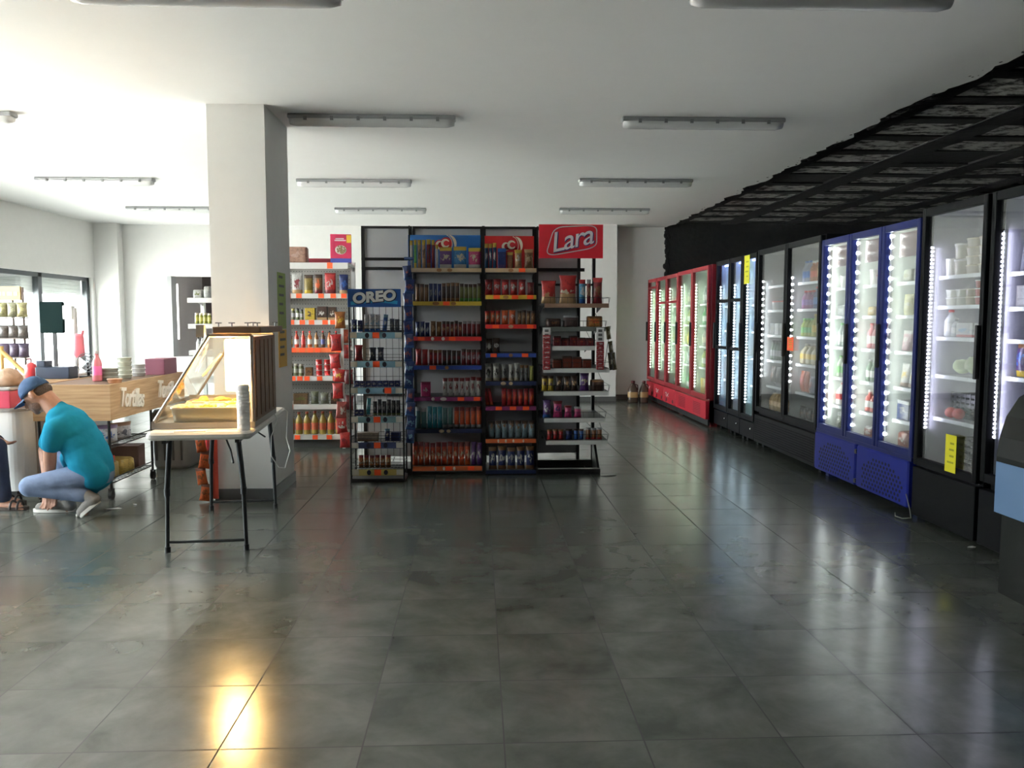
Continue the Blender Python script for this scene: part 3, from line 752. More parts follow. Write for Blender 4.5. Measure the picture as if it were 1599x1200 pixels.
shelf_row(multi('sleeve', 'orange-red packet', 642, 734, 10, 0.205, ((0.78, 0.09, 0.03), DRED, CRM, ORG))+multi('sleeve', 'purple packet', 735, 753, 2, 0.20, (PUR, None, WHT, None)), GY, zA[6], pA % 'bottom', gA)
gB = 'packets on the red heart gondola bay'; pB = 'on %s shelf, red heart bay'
shelf_row(multi('sleeve', 'navy and yellow packet', 757, 776, 3, 0.21, ((0.02, 0.10, 0.25), YEL, WHT, None))+[('box', 'navy box', 777, 791, 0.17, (DBL, BLU, None, DPU)), ('pouch', 'brown pouch with yellow top', 791.5, 802, 0.14, (BRN, YEL, None, None)),
    ('bag', 'tan bag with yellow top', 803, 816, 0.16, (TAN, YEL, WHT, None)), ('bag', 'brown clear bag', 818, 834, 0.165, (BRN, TAN, (0.5, 0.35, 0.2), None))], GY, zB[0], pB % 'top', gB)
shelf_row(multi('bag', 'red bag', 757, 822, 5, 0.135, (RED, DRED, WHT, None))+[('bag', 'dark red bag', 823, 835, 0.11, (DRED, None, BRN, None))], GY, zB[1], pB % 'second', gB)
shelf_row(multi('bag', 'orange-red packet', 757, 782, 3, 0.115, (ORG, RED, CRM, DRED))+multi('bag', 'orange and white packet', 783, 806, 2, 0.125, (ORG, ORG, WHT, None))+multi('sleeve', 'brown packet', 808, 836, 4, 0.12, (BRN, DBR, TAN, None)), GY, zB[2], pB % 'third', gB)
shelf_row(multi('sleeve', 'dark packet with white print', 758, 781, 2, 0.125, (DBR, DBR, WHT, None)), GY, zB[3], pB % 'fourth', gB)
shelf_row(multi('bag', 'pale grey packet', 757, 781, 2, 0.155, (WHT, GRY, BLK, CRM))+multi('bag', 'grey packet', 783, 793, 1, 0.145, (GRY, None, BLK, BRN))+multi('bag', 'cream-grey packet', 794, 812, 2, 0.15, (WHT, None, BLK, CRM))+multi('bag', 'brown-grey packet', 812, 826, 2, 0.14, (GRY, BRN, BLK, None))
    +[('bag', 'yellow-green packet', 827, 834, 0.13, ((0.55, 0.55, 0.15), None, None, None))], GY, zB[4], pB % 'fifth', gB)
shelf_row(multi('sleeve', 'red leaning packet', 759, 771, 2, 0.145, (RED, DRED, None, ORG), {'tilt': -0.18})+multi('sleeve', 'red tall packet', 783, 835, 6, 0.15, ((0.55, 0.03, 0.03), DRED, ORG, None)), GY, zB[5], pB % 'sixth', gB)
shelf_row(multi('sleeve', 'tan and pale blue packet', 762, 836, 7, 0.155, ((0.30, 0.42, 0.48), DBR, BRN, None, 0.33, 0.3, 0.2, 0.72)), GY, zB[6], pB % 'seventh', gB)
shelf_row(multi('bag', 'navy bag with brown base', 762, 836, 5, 0.20, (DBL, BRN, WHT, BRN)), GY, zB[7], pB % 'bottom', gB)
gC = 'packets on the right end gondola bay'; pC = 'on %s shelf, right end bay'
shelf_row([('bag', 'red and tan large bag', 844, 870, 0.19, (RED, RED, TAN, TAN, 0.33, 0.4, 0.15, 0.35, 0.85, 0.3)), ('bag', 'tall red and tan large bag', 872, 902, 0.235, (RED, RED, CRM, TAN, 0.33, 0.4, 0.08, 0.42, 0.85, 0.35)),
    ('sleeve', 'light blue and red tall packet', 904, 915, 0.20, ((0.10, 0.40, 0.65), RED, WHT, BLU)), ('sleeve', 'dark red narrow packet', 916, 923, 0.20, (DRED, GRY, TAN, None)), ('bag', 'dark red tall bag at shelf end', 925, 942, 0.215, (DRED, RED, BRN, None))], CY, zC[0], pC % 'top', gC)
shelf_row([('brick', 'dark brown packet', 853, 878, 0.07, (DBR, None, BRN, None)), ('brick', 'grey-brown packet', 880, 905, 0.095, ((0.12, 0.08, 0.08), SIL, None, None)), ('brick', 'orange-brown packet', 917, 943, 0.09, ((0.55, 0.22, 0.05), BRN, ORG, None))], CY+0.03, zC[1], pC % 'second', gC)
shelf_row(multi('box', 'dark red small carton', 864, 928, 5, 0.075, (DRED, DBR, (0.5, 0.1, 0.05), None), jit=0.15), CY+0.03, zC[2], pC % 'third', gC)
shelf_row(multi('box', 'red-brown carton', 863, 925, 4, 0.085, ((0.25, 0.04, 0.02), DBR, None, None), jit=0.2), CY+0.03, zC[3], pC % 'fourth', gC)
shelf_row(multi('bag', 'yellow and brown bag', 846, 866, 2, 0.13, (YEL, DBR, DPU, None))+multi('bag', 'black and cream bag', 868, 904, 3, 0.125, (DBR, None, TAN, None))+[('bag', 'purple bag with cream print', 906, 922, 0.15, (PUR, DPU, CRM, PUR)), ('brick', 'dark brown flat packet', 924, 946, 0.09, (DBR, BRN, None, None))], CY, zC[4], pC % 'fifth', gC)
shelf_row([('bag', 'purple bag', 848, 862, 0.15, (PUR, DPU, WHT, BLU)), ('bag', 'pink and purple bag', 864, 880, 0.14, (PNK, DRED, DPU, PNK)), ('bag', 'magenta bag', 882, 895, 0.10, (PNK, DRED, None, None)), ('bag', 'magenta bag with silver seal', 897, 910, 0.09, (PNK, SIL, None, None))], CY, zC[5], pC % 'sixth', gC)
shelf_row(multi('bag', 'small red bag', 855, 882, 3, 0.09, (RED, BRN, None, RED))+multi('bag', 'small dark blue bag', 884, 896, 1, 0.09, (DBL, DBR, None, None))+multi('bag', 'small blue bag', 897, 914, 2, 0.09, (BLU, DBR, None, BLU))
    +multi('bag', 'small brown bag', 916, 943, 3, 0.10, ((0.4, 0.15, 0.05), SIL, None, RED)), CY, zC[6], pC % 'bottom', gC)

# two clip strips of red sachets and the gold packs at the end
def clip_strip(label, x, y, z0, z1, w_, mhead, n, cl, sub, cat='strip', tiltx=0.0):
    t = thing('clip_strip', label, cat, (x, y, z0))
    MB().box(-w_/2, 0, 0, w_/2, 0.003, z1-z0).build('backing_strip', mat('strip_white', (0.6, 0.6, 0.6), 0.5), t)
    mb = MB()
    for k in range(4):
        zz = (z1-z0)*0.98-0.035*k-0.03; mb.box(-w_*0.25, -0.001, zz, w_*0.25, 0, zz+0.022)
    mb.build('header_print', mat('strip_grey', (0.12, 0.12, 0.12), 0.6), t)
    return t
SX, SZ = [], []
for (pxa, nm, hz) in ((853.5, 'left', 523), (937, 'right', 534)):
    Y = 6.7695; x = ax(pxa, Y); zt = az(512, Y); zb = az(578, Y)
    clip_strip('white clip strip hanging at the %s of the right end bay' % nm, x, Y, zb, zt, 0.066, 0, 0, 0, 0)
    n_ = 7; z0s = zb; z1s = az(hz, Y)
    for k in range(n_):
        hh = (z1s-z0s)/n_
        so_ = put('box', '', 'sachet', 0.064, 0.012, hh*0.94, [pack((0.55, 0.04, 0.05), None, WHT, (0.4, 0.02, 0.03), 0.4, 0.4, 0.22)], (x, Y-0.0065, z0s+hh*k), 0,
            'red sachet with white print, %s from bottom of the %s clip strip' % (ORD[k], nm), 'red sachets on the two clip strips')
        so_.name = 'sachet'
for k, (px_, py_) in enumerate([(955, 578), (960, 578), (955, 553), (951, 530)]):
    Y = 6.80+0.03*k
    put('bag', '', 'snack bag', 0.045, 0.03, 0.15 if k < 2 else 0.11, [pack((0.25, 0.2, 0.08) if k else (0.10, 0.08, 0.05), None, CRM, None)], at(px_, py_, Y), 0.4, 'brown and gold bag hanging off the right end bay, %s from bottom' % ORD[k], 'gold packs at the end of the bay', tilt=-0.15)
mb = MB(); mb.tube([(CX1+0.03, 7.05, 0.9), (CX1+0.06, 6.9, 1.30)], 0.003, 0, 6); 
o = mb.build('hook_rod', M_black, None, (0, 0, 0)); o.parent = bayC; o.location = (-cc, -GY, 0)

# ------------------------------------------------------------------ blue cookie rack
RY = 6.72
RX0, RX1 = ax(546, RY), ax(629, RY)
rc = (RX0+RX1)/2; w2 = (RX1-RX0)/2
t = rack = thing('cookie_rack', 'narrow black wire rack with blue OREO sign, left of the gondola', 'rack', (rc, RY, 0))
def bar(mb, a, b, r=0.006): mb.tube([a, b], r, 0, 6)
zt = az(478, RY)
for (x, y) in ((-w2, 0.0), (w2, 0.0), (-w2, 0.25), (w2, 0.25)):
    mb = MB(); bar(mb, (x, y, 0), (x, y, zt+(0.13 if y > 0 else 0)), 0.008); mb.build('upright', M_black, t)
mb = MB()
for k in range(9):
    x = -w2+2*w2*k/8; bar(mb, (x, 0.25, 0.12), (x, 0.25, zt), 0.0022)
for k in range(12):
    z = 0.15+(zt-0.15)*k/11; bar(mb, (-w2, 0.25, z), (w2, 0.25, z), 0.0022)
mb.build('wire_back', M_black, t)
for sx_ in (-w2, w2):
    mb = MB()
    for k in range(8): bar(mb, (sx_, 0, 0.15+(zt-0.15)*k/7), (sx_, 0.25, 0.15+(zt-0.15)*k/7), 0.0022)
    mb.build('wire_side', M_black, t)
MB().rbox(-w2-0.01, -0.01, 0, w2+0.01, 0.265, 0.03, 0.01).build('base', M_blackp, t)
zR = [az(519, RY), az(564, RY), az(605, RY), az(650, RY), az(690, RY), az(732, RY)]
lb = (0.22, 0.45, 0.62)
rails = [lb, lb, lb, (0.20, 0.38, 0.45), (0.05, 0.07, 0.18), (0.45, 0.36, 0.12)]
for k, (z, c_) in enumerate(zip(zR, rails)):
    s_ = add_shelf(t, -w2+0.006, w2-0.006, 0.0, 0.245, z, c_, (0.5 if k != 2 else 0.72,), 0.01, 0.052, None, True, [(0.33, (0.02, 0.02, 0.05), 0.8), (0.66, (0.02, 0.02, 0.05), 0.8)])
    MB().box(-w2+0.006, -0.0085, z-0.048, -w2+0.062, -0.0065, z-0.002).box(w2-0.062, -0.0085, z-0.048, w2-0.006, -0.0065, z-0.002).build('white_tag', mat('paper_white', (0.62, 0.62, 0.58), 0.6), s_)
sz0, sz1 = az(480, RY), az(452, RY)
sg = MB().rbox(-w2-0.006, -0.03, sz0, w2-0.01, -0.005, sz1, 0.004).build('header_sign', mat('oreo_blue', (0.01, 0.08, 0.33), 0.35), t, label='blue sign reading OREO in white')
mb = MB(); ribbon(mb, [(-w2+0.02+0.38*i/12, sz0+0.03+0.02*math.sin(i/12*PI*0.9)) for i in range(13)], 0.014, -0.0305); mb.build('blue_swoosh', mat('oreo_lightblue', (0.03, 0.35, 0.65), 0.4), sg)
text_mesh('lettering', 'OREO', 0.112, mat('oreo_navy', (0.005, 0.01, 0.06), 0.4), sg, (-0.005, -0.0315, (sz0+sz1)/2+0.004), (PI/2, math.radians(-5), 0), 0.0008, 0.08, 0.011, 1.02, 1.12)
text_mesh('lettering', 'OREO', 0.112, mat('oreo_white', (0.85, 0.85, 0.85), 0.4), sg, (-0.008, -0.0335, (sz0+sz1)/2+0.007), (PI/2, math.radians(-5), 0), 0.001, 0.08, 0.006, 1.02, 1.12)
gR = 'packs on the blue cookie rack'; pR = 'on %s tier, cookie rack'
R_ = RY+0.04
shelf_row(multi('sleeve', 'silver-blue cookie packet', 548, 567, 2, 0.10, (DBL, None, WHT, BLU))+multi('sleeve', 'white and blue cookie packet', 568, 594, 3, 0.145, (WHT, None, LBL, BLU))+[('sleeve', 'blue leaning cookie packet', 596, 604, 0.14, (BLU, LBL, WHT, None), {'tilt': 0.1})]
    +multi('sleeve', 'grey-blue cookie packet', 608, 624, 2, 0.11, ((0.12, 0.15, 0.2), None, GRY, None)), R_, zR[0], pR % 'top', gR)
shelf_row([('bag', 'red round-bellied bag', 552, 566, 0.13, (RED, RED, DRED, None)), ('bag', 'dark navy bag', 575, 587, 0.11, ((0.02, 0.03, 0.07), None, GRY, None)), ('bag', 'dark navy bag with grey print', 588, 599, 0.11, ((0.03, 0.04, 0.08), None, GRY, None))], R_, zR[1], pR % 'second', gR)
shelf_row(multi('box', 'small navy cookie pack', 551, 624, 8, 0.05, (DBL, None, WHT, None), {'d': 0.04}), R_, zR[2], pR % 'third', gR)
shelf_row(multi('box', 'small navy pack with white ring', 551, 566, 2, 0.05, (DBL, None, WHT, None), {'d': 0.04})+[('sleeve', 'turquoise leaning packet', 569, 576, 0.14, ((0.05, 0.45, 0.5), None, LBL, None), {'tilt': 0.08})]
    +multi('sleeve', 'black cookie packet', 580, 624, 6, 0.13, ((0.03, 0.03, 0.045), None, GRY, OLV), jit=0.12), R_, zR[3], pR % 'fourth', gR)
shelf_row([('box', 'low wide beige box', 554, 590, 0.07, ((0.5, 0.38, 0.30), None, None, BRN)), ('sleeve', 'navy packet', 598, 607, 0.10, (DBL, LBL, WHT, None)), ('box', 'dark navy low box', 608, 624, 0.07, (DBL, None, None, None))], R_, zR[4], pR % 'fifth', gR)
shelf_row(multi('sleeve', 'orange-brown cookie roll', 556, 608, 6, 0.105, ((0.62, 0.20, 0.06), DRED, CRM, BRN)), R_, zR[5], pR % 'bottom', gR)
# blue hanging strip between rack and gondola
SY = 6.80
t = thing('clip_strip', 'blue clip strip hanging between the cookie rack and the gondola', 'strip', (ax(640, SY), SY+0.02, az(692, SY)))
MB().box(-0.012, 0, 0, 0.012, 0.003, az(408, SY)-az(692, SY)).tube([(-0.04, 0.0, 1.545), (0.04, 0.0, 1.545)], 0.014, 0, 10).tube([(0.0, 0, 1.545), (0.0, 0.15, 1.545)], 0.008, 0, 6).build('backing_strip', mat('strip_blue', (0.04, 0.09, 0.3), 0.4), t)
for k in range(13):
    z = az(692-k*21.2, SY, 640)
    put('bag', '', 'snack bag', 0.085 if k % 3 else 0.075, 0.04, 0.118, [pack((0.03, 0.07, 0.30), None, (0.45, 0.12, 0.12) if k not in (0, 1, 4, 5) else LBL, (0.05, 0.15, 0.45))], (ax(639 + (k % 2)*1.0 - (1 if k in (4, 5, 6) else 0), SY), SY-0.012-0.004*(k % 2), z), random.uniform(-0.2, 0.2),
        'blue snack bag on the blue hanging strip, %s from the bottom' % ORD[k], 'blue bags on the hanging strip', tilt=random.uniform(-0.12, 0.12))

# ------------------------------------------------------------------ white shelving behind the pillar
BY = 8.6
def bshelf(label, X0, X1, zs, top, tags, railcs, backp=True):
    t = thing('gondola_shelf', label, 'shelf', ((X0+X1)/2, BY, 0))
    w2 = (X1-X0)/2
    for x in (-w2+0.015, w2-0.015): MB().box(x-0.02, 0.42, 0, x+0.02, 0.47, top).build('upright', M_white, t)
    mb = MB().box(-w2, 0.43, 0.1, w2, 0.45, top)
    if backp: mb.build('back_panel', mat('pegboard_grey', (0.30, 0.29, 0.27), 0.6), t)
    MB().box(-w2, 0.04, 0, w2, 0.42, 0.09).build('base', mat('base_dark', (0.08, 0.08, 0.08), 0.5), t)
    for z, tg, rc_ in zip(zs, tags, railcs):
        add_shelf(t, -w2+0.004, w2-0.004, 0, 0.42, z, rc_, tg, 0.028, 0.05 if z < 1.8 else 0.065, None, False, None, M_white)
    if backp:
        mb = MB()
        for i in range(24):
            for j in range(40):
                x = -w2+0.03+(2*w2-0.06)*i/23; z = 0.15+(top-0.25)*j/39; mb.box(x-0.004, 0.4285, z-0.004, x+0.004, 0.4298, z+0.004)
        mb.build('peg_holes', M_blackp, t)
    return t
zS = [az(y, BY) for y in (411, 459, 500, 543, 587, 631, 678)]
SX0, SX1 = -2.10, ax(546, BY)
wr2 = (0.66, 0.64, 0.62)
bs = bshelf('tall white shelving unit stocked with jars and bottles behind the pillar', SX0, SX1, zS, 1.98,
    [(0.75,), (0.16, 0.31, 0.62, 0.79, 0.94), (0.2, 0.35, 0.48, 0.67, 0.78), (0.1, 0.22, 0.34, 0.46, 0.56, 0.86, 0.95), (0.12, 0.2, 0.3, 0.4, 0.58, 0.8), (0.08, 0.16), (0.25, 0.5, 0.7)], [wr2]*3+[(0.80, 0.16, 0.05)]+[wr2]*3)
MB().box(-0.3, 0.40, 1.93, 0.3, 0.42, 2.02).build('red_top_strip', mat('strip_red', (0.30, 0.03, 0.05), 0.5), bs)
bs2 = bshelf('lower white shelving unit left of the pillar, its end seen past it', -3.02, -2.12, [az(y, BY) for y in (466, 506, 547, 590, 634, 680)], 1.62,
    [()]*6, [wr2]*6, False)
gS = 'goods on the white shelving behind the pillar'; pS = 'on %s shelf, white shelving'
shelf_row([('brick', 'tan wrapped loaf block', 431, 442.5, 0.155, ((0.55, 0.33, 0.24), None, (0.65, 0.45, 0.36), None)), ('brick', 'wide tan wrapped loaf block', 444, 483, 0.165, ((0.58, 0.34, 0.25), None, (0.68, 0.46, 0.38), None))], BY, zS[0], pS % 'top', gS)
# cereal box with printed bowl
Yc = BY+0.02
bx0, bx1 = ax(519, Yc), ax(551, Yc); bz1 = az(367, Yc)
t = thing('cereal_box', 'large crimson cereal box with a bowl picture on top of the white shelving', 'box', ((bx0+bx1)/2, Yc, zS[0]+0.001), 0.12)
bw = (bx1-bx0)/2; bh = bz1-zS[0]
MB().rbox(-bw, 0, 0, bw, 0.09, bh, 0.003, seg=1).build('carton', mat('cereal_red', (0.50, 0.03, 0.09), 0.4), t)
mb = MB().box(-bw, -0.001, 0, bw, 0, bh*0.15); mb.build('blue_band', mat('cereal_blue', (0.06, 0.08, 0.35), 0.4), t)
mb = MB(); mb.sphere((0, -0.001, bh*0.45), bw*0.55, 0, 20, 10, (1, 0.03, 0.8)); mb.build('bowl_picture', mat('bowl_white', (0.7, 0.65, 0.6), 0.4), t)
mb = MB()
for k in range(26):
    a = random.uniform(0, 2*PI); r_ = bw*0.45*math.sqrt(random.random()); mb.sphere((r_*math.cos(a), -0.005, bh*0.46+0.8*r_*math.sin(a)), 0.010, 0, 8, 5, (1, 0.3, 1))
mb.build('cereal_picture', mat('cereal_brown', (0.28, 0.22, 0.10), 0.5), t)
mb = MB().box(-bw*0.5, -0.002, bh*0.82, bw*0.3, -0.001, bh*0.86).box(-bw*0.6, -0.002, bh*0.76, bw*0.5, -0.001, bh*0.80)
mb.build('title_lines', mat('title_white', (0.75, 0.7, 0.7), 0.5), t)
MB().box(bw*0.55, -0.002, bh*0.7, bw, -0.001, bh*0.97).build('yellow_corner', mat('corner_yellow', (0.75, 0.5, 0.05), 0.5), t)
shelf_row([('pouch', 'purple pouch', 433, 443, 0.20, (PUR, DPU, None, None)), ('pouch', 'dark red pouch', 443.5, 455, 0.20, (DRED, None, TAN, None)), ('pouch', 'white pouch with tan base', 456, 474, 0.215, (WHT, None, DRED, TAN)), ('pouch', 'yellow-brown pouch', 475, 490, 0.195, ((0.30, 0.22, 0.05), DBR, None, YEL)),
    ('pouch', 'brown pouch with orange face', 491, 505, 0.20, (BRN, DBR, ORG, DRED)), ('pouch', 'bright red pouch', 507, 526, 0.215, (RED, None, WHT, DRED)), ('pouch', 'dark blue pouch with tan base', 530, 545, 0.20, (DBL, None, BLU, TAN))], BY, zS[1], pS % 'second', gS)
shelf_row([('jar', 'golden jar', 436, 444, 0.135, ((0.65, 0.42, 0.08), YEL, WHT)), ('jar', 'golden jar', 445, 453, 0.135, ((0.35, 0.22, 0.15), WHT, WHT)), ('jar', 'dark jar', 455, 461, 0.12, ((0.12, 0.12, 0.06), GRY, (0.5, 0.4, 0.1))), ('jar', 'dark green jar', 462, 468, 0.12, ((0.12, 0.14, 0.06), WHT, BLK)),
    ('jar', 'dark green jar', 469, 474, 0.11, ((0.10, 0.12, 0.06), GRY, BLK)), ('box', 'yellow box with dark window', 476, 493, 0.125, (YEL, None, DBR, None, 0.4, 0.28, 0.3)), ('box', 'long dark brown box', 495, 512, 0.14, (DBR, None, WHT, TAN)), ('box', 'long dark brown box', 512.5, 526, 0.135, (DBR, None, WHT, TAN))], BY, zS[2], pS % 'third', gS)
bt = [('pale grey sauce bottle', (0.35, 0.36, 0.34), WHT, WHT), ('amber sauce bottle', (0.35, 0.18, 0.06), YEL, (0.4, 0.3, 0.1)), ('red sauce bottle', (0.5, 0.06, 0.03), WHT, RED), ('red sauce bottle', (0.45, 0.05, 0.03), RED, RED),
      ('orange sauce bottle', (0.55, 0.14, 0.04), WHT, RED), ('amber sauce bottle', (0.35, 0.16, 0.05), CRM, BLK), ('brown bottle with blue label', (0.15, 0.08, 0.05), (0.1, 0.1, 0.3), RED), ('orange sauce bottle', (0.5, 0.15, 0.05), TAN, BLK), ('dark red sauce bottle', (0.2, 0.03, 0.02), RED, RED)]
shelf_row([('bottle', b_[0], 438+i*10.3, 438+i*10.3+7.5, 0.175, b_[1:]) for i, b_ in enumerate(bt)], BY, zS[3], pS % 'fourth', gS)
shelf_row(multi('jar', 'glass jar of green pickles', 440, 473, 4, 0.13, ((0.16, 0.17, 0.08), (0.4, 0.4, 0.3), (0.35, 0.32, 0.25)))+[('box', 'small brown box', 475, 487, 0.09, (BRN, None, DBR, None))]
    +[('can', 'red tin can', 491+i*13, 501.5+i*13, 0.058, ((0.5, 0.03, 0.03), WHT, (0.5, 0.45, 0.4)), {'stack': 3}) for i in range(3)], BY, zS[4], pS % 'fifth', gS)
shelf_row([('box', 'brown carton', 441, 453, 0.12, (BRN, None, None, None)), ('box', 'wide brown carton', 455, 480, 0.115, ((0.25, 0.15, 0.08), None, OLV, None)), ('bag', 'grey-green bag', 482, 496, 0.135, ((0.22, 0.24, 0.14), None, GRY, None)), ('bag', 'grey-green bag', 497, 512, 0.12, ((0.25, 0.26, 0.18), None, GRY, None)), ('box', 'dark brown carton', 514, 528, 0.12, (DBR, None, BRN, None))], BY, zS[5], pS % 'sixth', gS)
shelf_row(multi('bottle', 'yellow oil bottle with red label', 444, 532, 7, 0.245, ((0.36, 0.27, 0.06), (0.55, 0.12, 0.05), (0.45, 0.1, 0.05))), BY, zS[6], pS % 'bottom', gS)
z2 = [az(y, BY) for y in (466, 506, 547, 590, 634, 680)]
shelf_row([('brick', 'white wrapped pack', 302, 318, 0.085, ((0.6, 0.6, 0.56), None, OLV, None)), ('brick', 'white wrapped pack', 319, 330, 0.12, ((0.65, 0.65, 0.6), None, None, None))], BY, z2[0], 'on top of the low white shelving', gS)
shelf_row(multi('jar', 'yellow-green jar', 304, 330, 4, 0.11, ((0.30, 0.30, 0.06), (0.5, 0.45, 0.1), CRM)), BY, z2[1], 'on second shelf of the low white shelving', gS)
shelf_row(multi('bottle', 'clear bottle with dark cap', 305, 325, 3, 0.14, ((0.5, 0.5, 0.5), WHT, BLK)), BY, z2[2], 'on third shelf of the low white shelving', gS)
put('box', '', 'box', 0.16, 0.12, 0.13, [mat('box_red', (0.55, 0.03, 0.04), 0.5)], (ax(312, 8.5), 8.47, 0.001), 0, 'bright red box standing on the floor at the low shelving end', None)
# red hanging bags at the right end of the white shelving
HYs = 8.35
hang = [(532, 513, 0.17, (0.45, 0.15, 0.03), 'yellow and red'), (526, 548, 0.17, RED, 'red'), (524, 575, 0.15, RED, 'red'), (529, 596, 0.13, RED, 'red'), (527, 622, 0.16, RED, 'red'), (531, 652, 0.17, (0.5, 0.1, 0.08), 'white and red'), (533, 676, 0.17, RED, 'red'), (537, 698, 0.16, RED, 'red'),
        (541, 536, 0.14, (0.5, 0.08, 0.03), 'orange-red'), (540, 560, 0.14, RED, 'red'), (543, 600, 0.15, DRED, 'dark red'), (542, 640, 0.15, DRED, 'dark red')]
t = thing('clip_strip', 'clip strip of red bags at the right end of the white shelving', 'strip', (ax(534, HYs), HYs+0.03, az(700, HYs)))
MB().box(-0.015, 0, 0, 0.015, 0.003, az(490, HYs)-az(700, HYs)).build('backing_strip', mat('strip_white', (0.6, 0.6, 0.6), 0.5), t)
for k, (x, y, h, c_, nm) in enumerate(hang):
    put('bag', '', 'snack bag', 0.115 if k < 8 else 0.09, 0.05, h, [pack(c_, None, WHT if k in (5, 6) else YEL if k in (0, 3) else DRED, None)], (ax(x, HYs), HYs+0.003+(0.057 if k >= 8 else 0)-0.007*(k % 2), az(y, HYs)), random.uniform(-0.3, 0.3),
        '%s bag hanging at the white shelving end, %s down the %s strand' % (nm, ORD[k if k < 8 else k-8], 'front' if k < 8 else 'rear'), 'red bags on hanging strips', tilt=random.uniform(-0.1, 0.1))

# ------------------------------------------------------------------ coolers on the right
FX = 2.95
def cooler(name, label, Yl, widths, z_glass, z_top, body, frame, fx=FX, led=(1, 1, 1), led_z=(0.45, 1.85), pitchz=0.07, dot=0.008, shelves=(0.55, 0.85, 1.12, 1.4, 1.66), inner=(0.72, 0.73, 0.74), lampw=5.0, depth=0.66, header_z=None, kick=None, es=30, strips=True, hsgn=1):
    W = sum(widths)
    t = thing(name, label, 'refrigerator', (fx, Yl, 0), -PI/2)
    mb = MB(); th = 0.04
    mb.box(0, 0.05, 0.06, th, depth, z_top-0.04); mb.box(W-th, 0.05, 0.06, W, depth, z_top-0.04)
    mb.box(0, 0.05, z_top-0.045, W, depth, z_top); mb.box(0, 0.05, 0.06, W, depth, z_glass-0.06); mb.box(0, depth, 0.06, W, depth+0.03, z_top)
    for x in (0.04, W-0.10): mb.box(x, 0.08, 0, x+0.06, 0.16, 0.06).box(x, depth-0.14, 0, x+0.06, depth-0.06, 0.06)
    mb.build('cabinet', body, t)
    MI = mat('liner%s' % (tuple(inner),), inner, 0.5)
    mb = MB(); zi0 = z_glass-0.058; zi1 = z_top-0.047
    mb.box(th, depth-0.01, zi0, W-th, depth-0.002, zi1); mb.box(th, 0.06, zi0, W-th, depth-0.01, zi0+0.006); mb.box(th, 0.06, zi1-0.006, W-th, depth-0.01, zi1)
    mb.box(th, 0.06, zi0, th+0.005, depth-0.01, zi1); mb.box(W-th-0.005, 0.06, zi0, W-th, depth-0.01, zi1)
    mb.build('liner', MI, t)
    x = 0
    for i, wd in enumerate(widths):
        # partition on the far side of each door after the first
        if i:
            MB().box(x-0.012, 0.08, zi0+0.006, x+0.012, depth-0.012, zi1-0.006).build('partition', MI, t)
        mb = MB(); f = 0.045; fy0, fy1 = 0.0, 0.045
        z0 = z_glass-0.045; z1 = z_top-0.01
        mb.rbox(x+0.004, fy0, z0, x+f, fy1, z1, 0.008); mb.rbox(x+wd-f, fy0, z0, x+wd-0.004, fy1, z1, 0.008)
        mb.box(x+f*0.8, fy0+0.004, z0, x+wd-f*0.8, fy1-0.002, z0+0.05); mb.box(x+f*0.8, fy0+0.004, z1-0.05, x+wd-f*0.8, fy1-0.002, z1)
        if header_z:
            for hz in (header_z if isinstance(header_z, tuple) else (header_z,)): mb.box(x+f*0.8, fy0+0.006, hz, x+wd-f*0.8, fy1-0.004, hz+0.035)
        d = mb.build('door', frame, t)
        MB().box(x+f-0.01, 0.018, z0+0.04, x+wd-f+0.01, 0.024, z1-0.04).build('glass_pane', M_fglass, d)
        hx = x+f*0.5 if hsgn > 0 else x+wd-f*0.5
        MB().rbox(hx-0.012, -0.028, 1.0, hx+0.012, -0.002, 1.32, 0.006).build('handle', M_blackp, d)
        if strips:
            lx = x+f-0.002
            mb = MB().box(lx-0.010, 0.052, led_z[0], lx+0.012, 0.060, led_z[1])
            z = led_z[0]+0.01
            while z < led_z[1]:
                mb.add([], [], 1)
                mb.sphere((lx+0.002, 0.050, z), dot, 1, 8, 5, (1, 0.8, 1.0)); z += pitchz
            mb.build('led_strip', [mat('led_backing', (0.5, 0.5, 0.5), 0.4), mat('led%s%s' % (tuple(led), es), (1, 1, 1), 0.5, emit=led, es=es)], t)
            l = bpy.data.lights.new('led_lamp', 'AREA'); l.shape = 'RECTANGLE'; l.size = 0.02; l.size_y = led_z[1]-led_z[0]; l.energy = lampw*0.17; l.color = led
            lo = bpy.data.objects.new('led_lamp', l); C.objects.link(lo); lo.parent = t
            lo.location = (lx+0.02, 0.07, (led_z[0]+led_z[1])/2)
            lo.rotation_euler = Vector((-0.35, -1, 0)).to_track_quat('Z', 'Y').to_euler()
        for z in shelves:
            mb = MB(); a, b_ = x+0.042, x+wd-0.042; yf = 0.115
            mb.box(a, yf-0.008, z-0.02, b_, yf, z+0.004)
            for k in range(int((b_-a)/0.035)+1): mb.box(a+k*0.035, yf, z-0.004, a+k*0.035+0.004, depth-0.02, z)
            mb.box(a, depth*0.6, z-0.008, b_, depth*0.6+0.006, z-0.004)
            mb.build('shelf', mat('shelf_white_wire', (0.75, 0.76, 0.78), 0.35), t)
        x += wd
    if kick: kick(t, W)
    return t

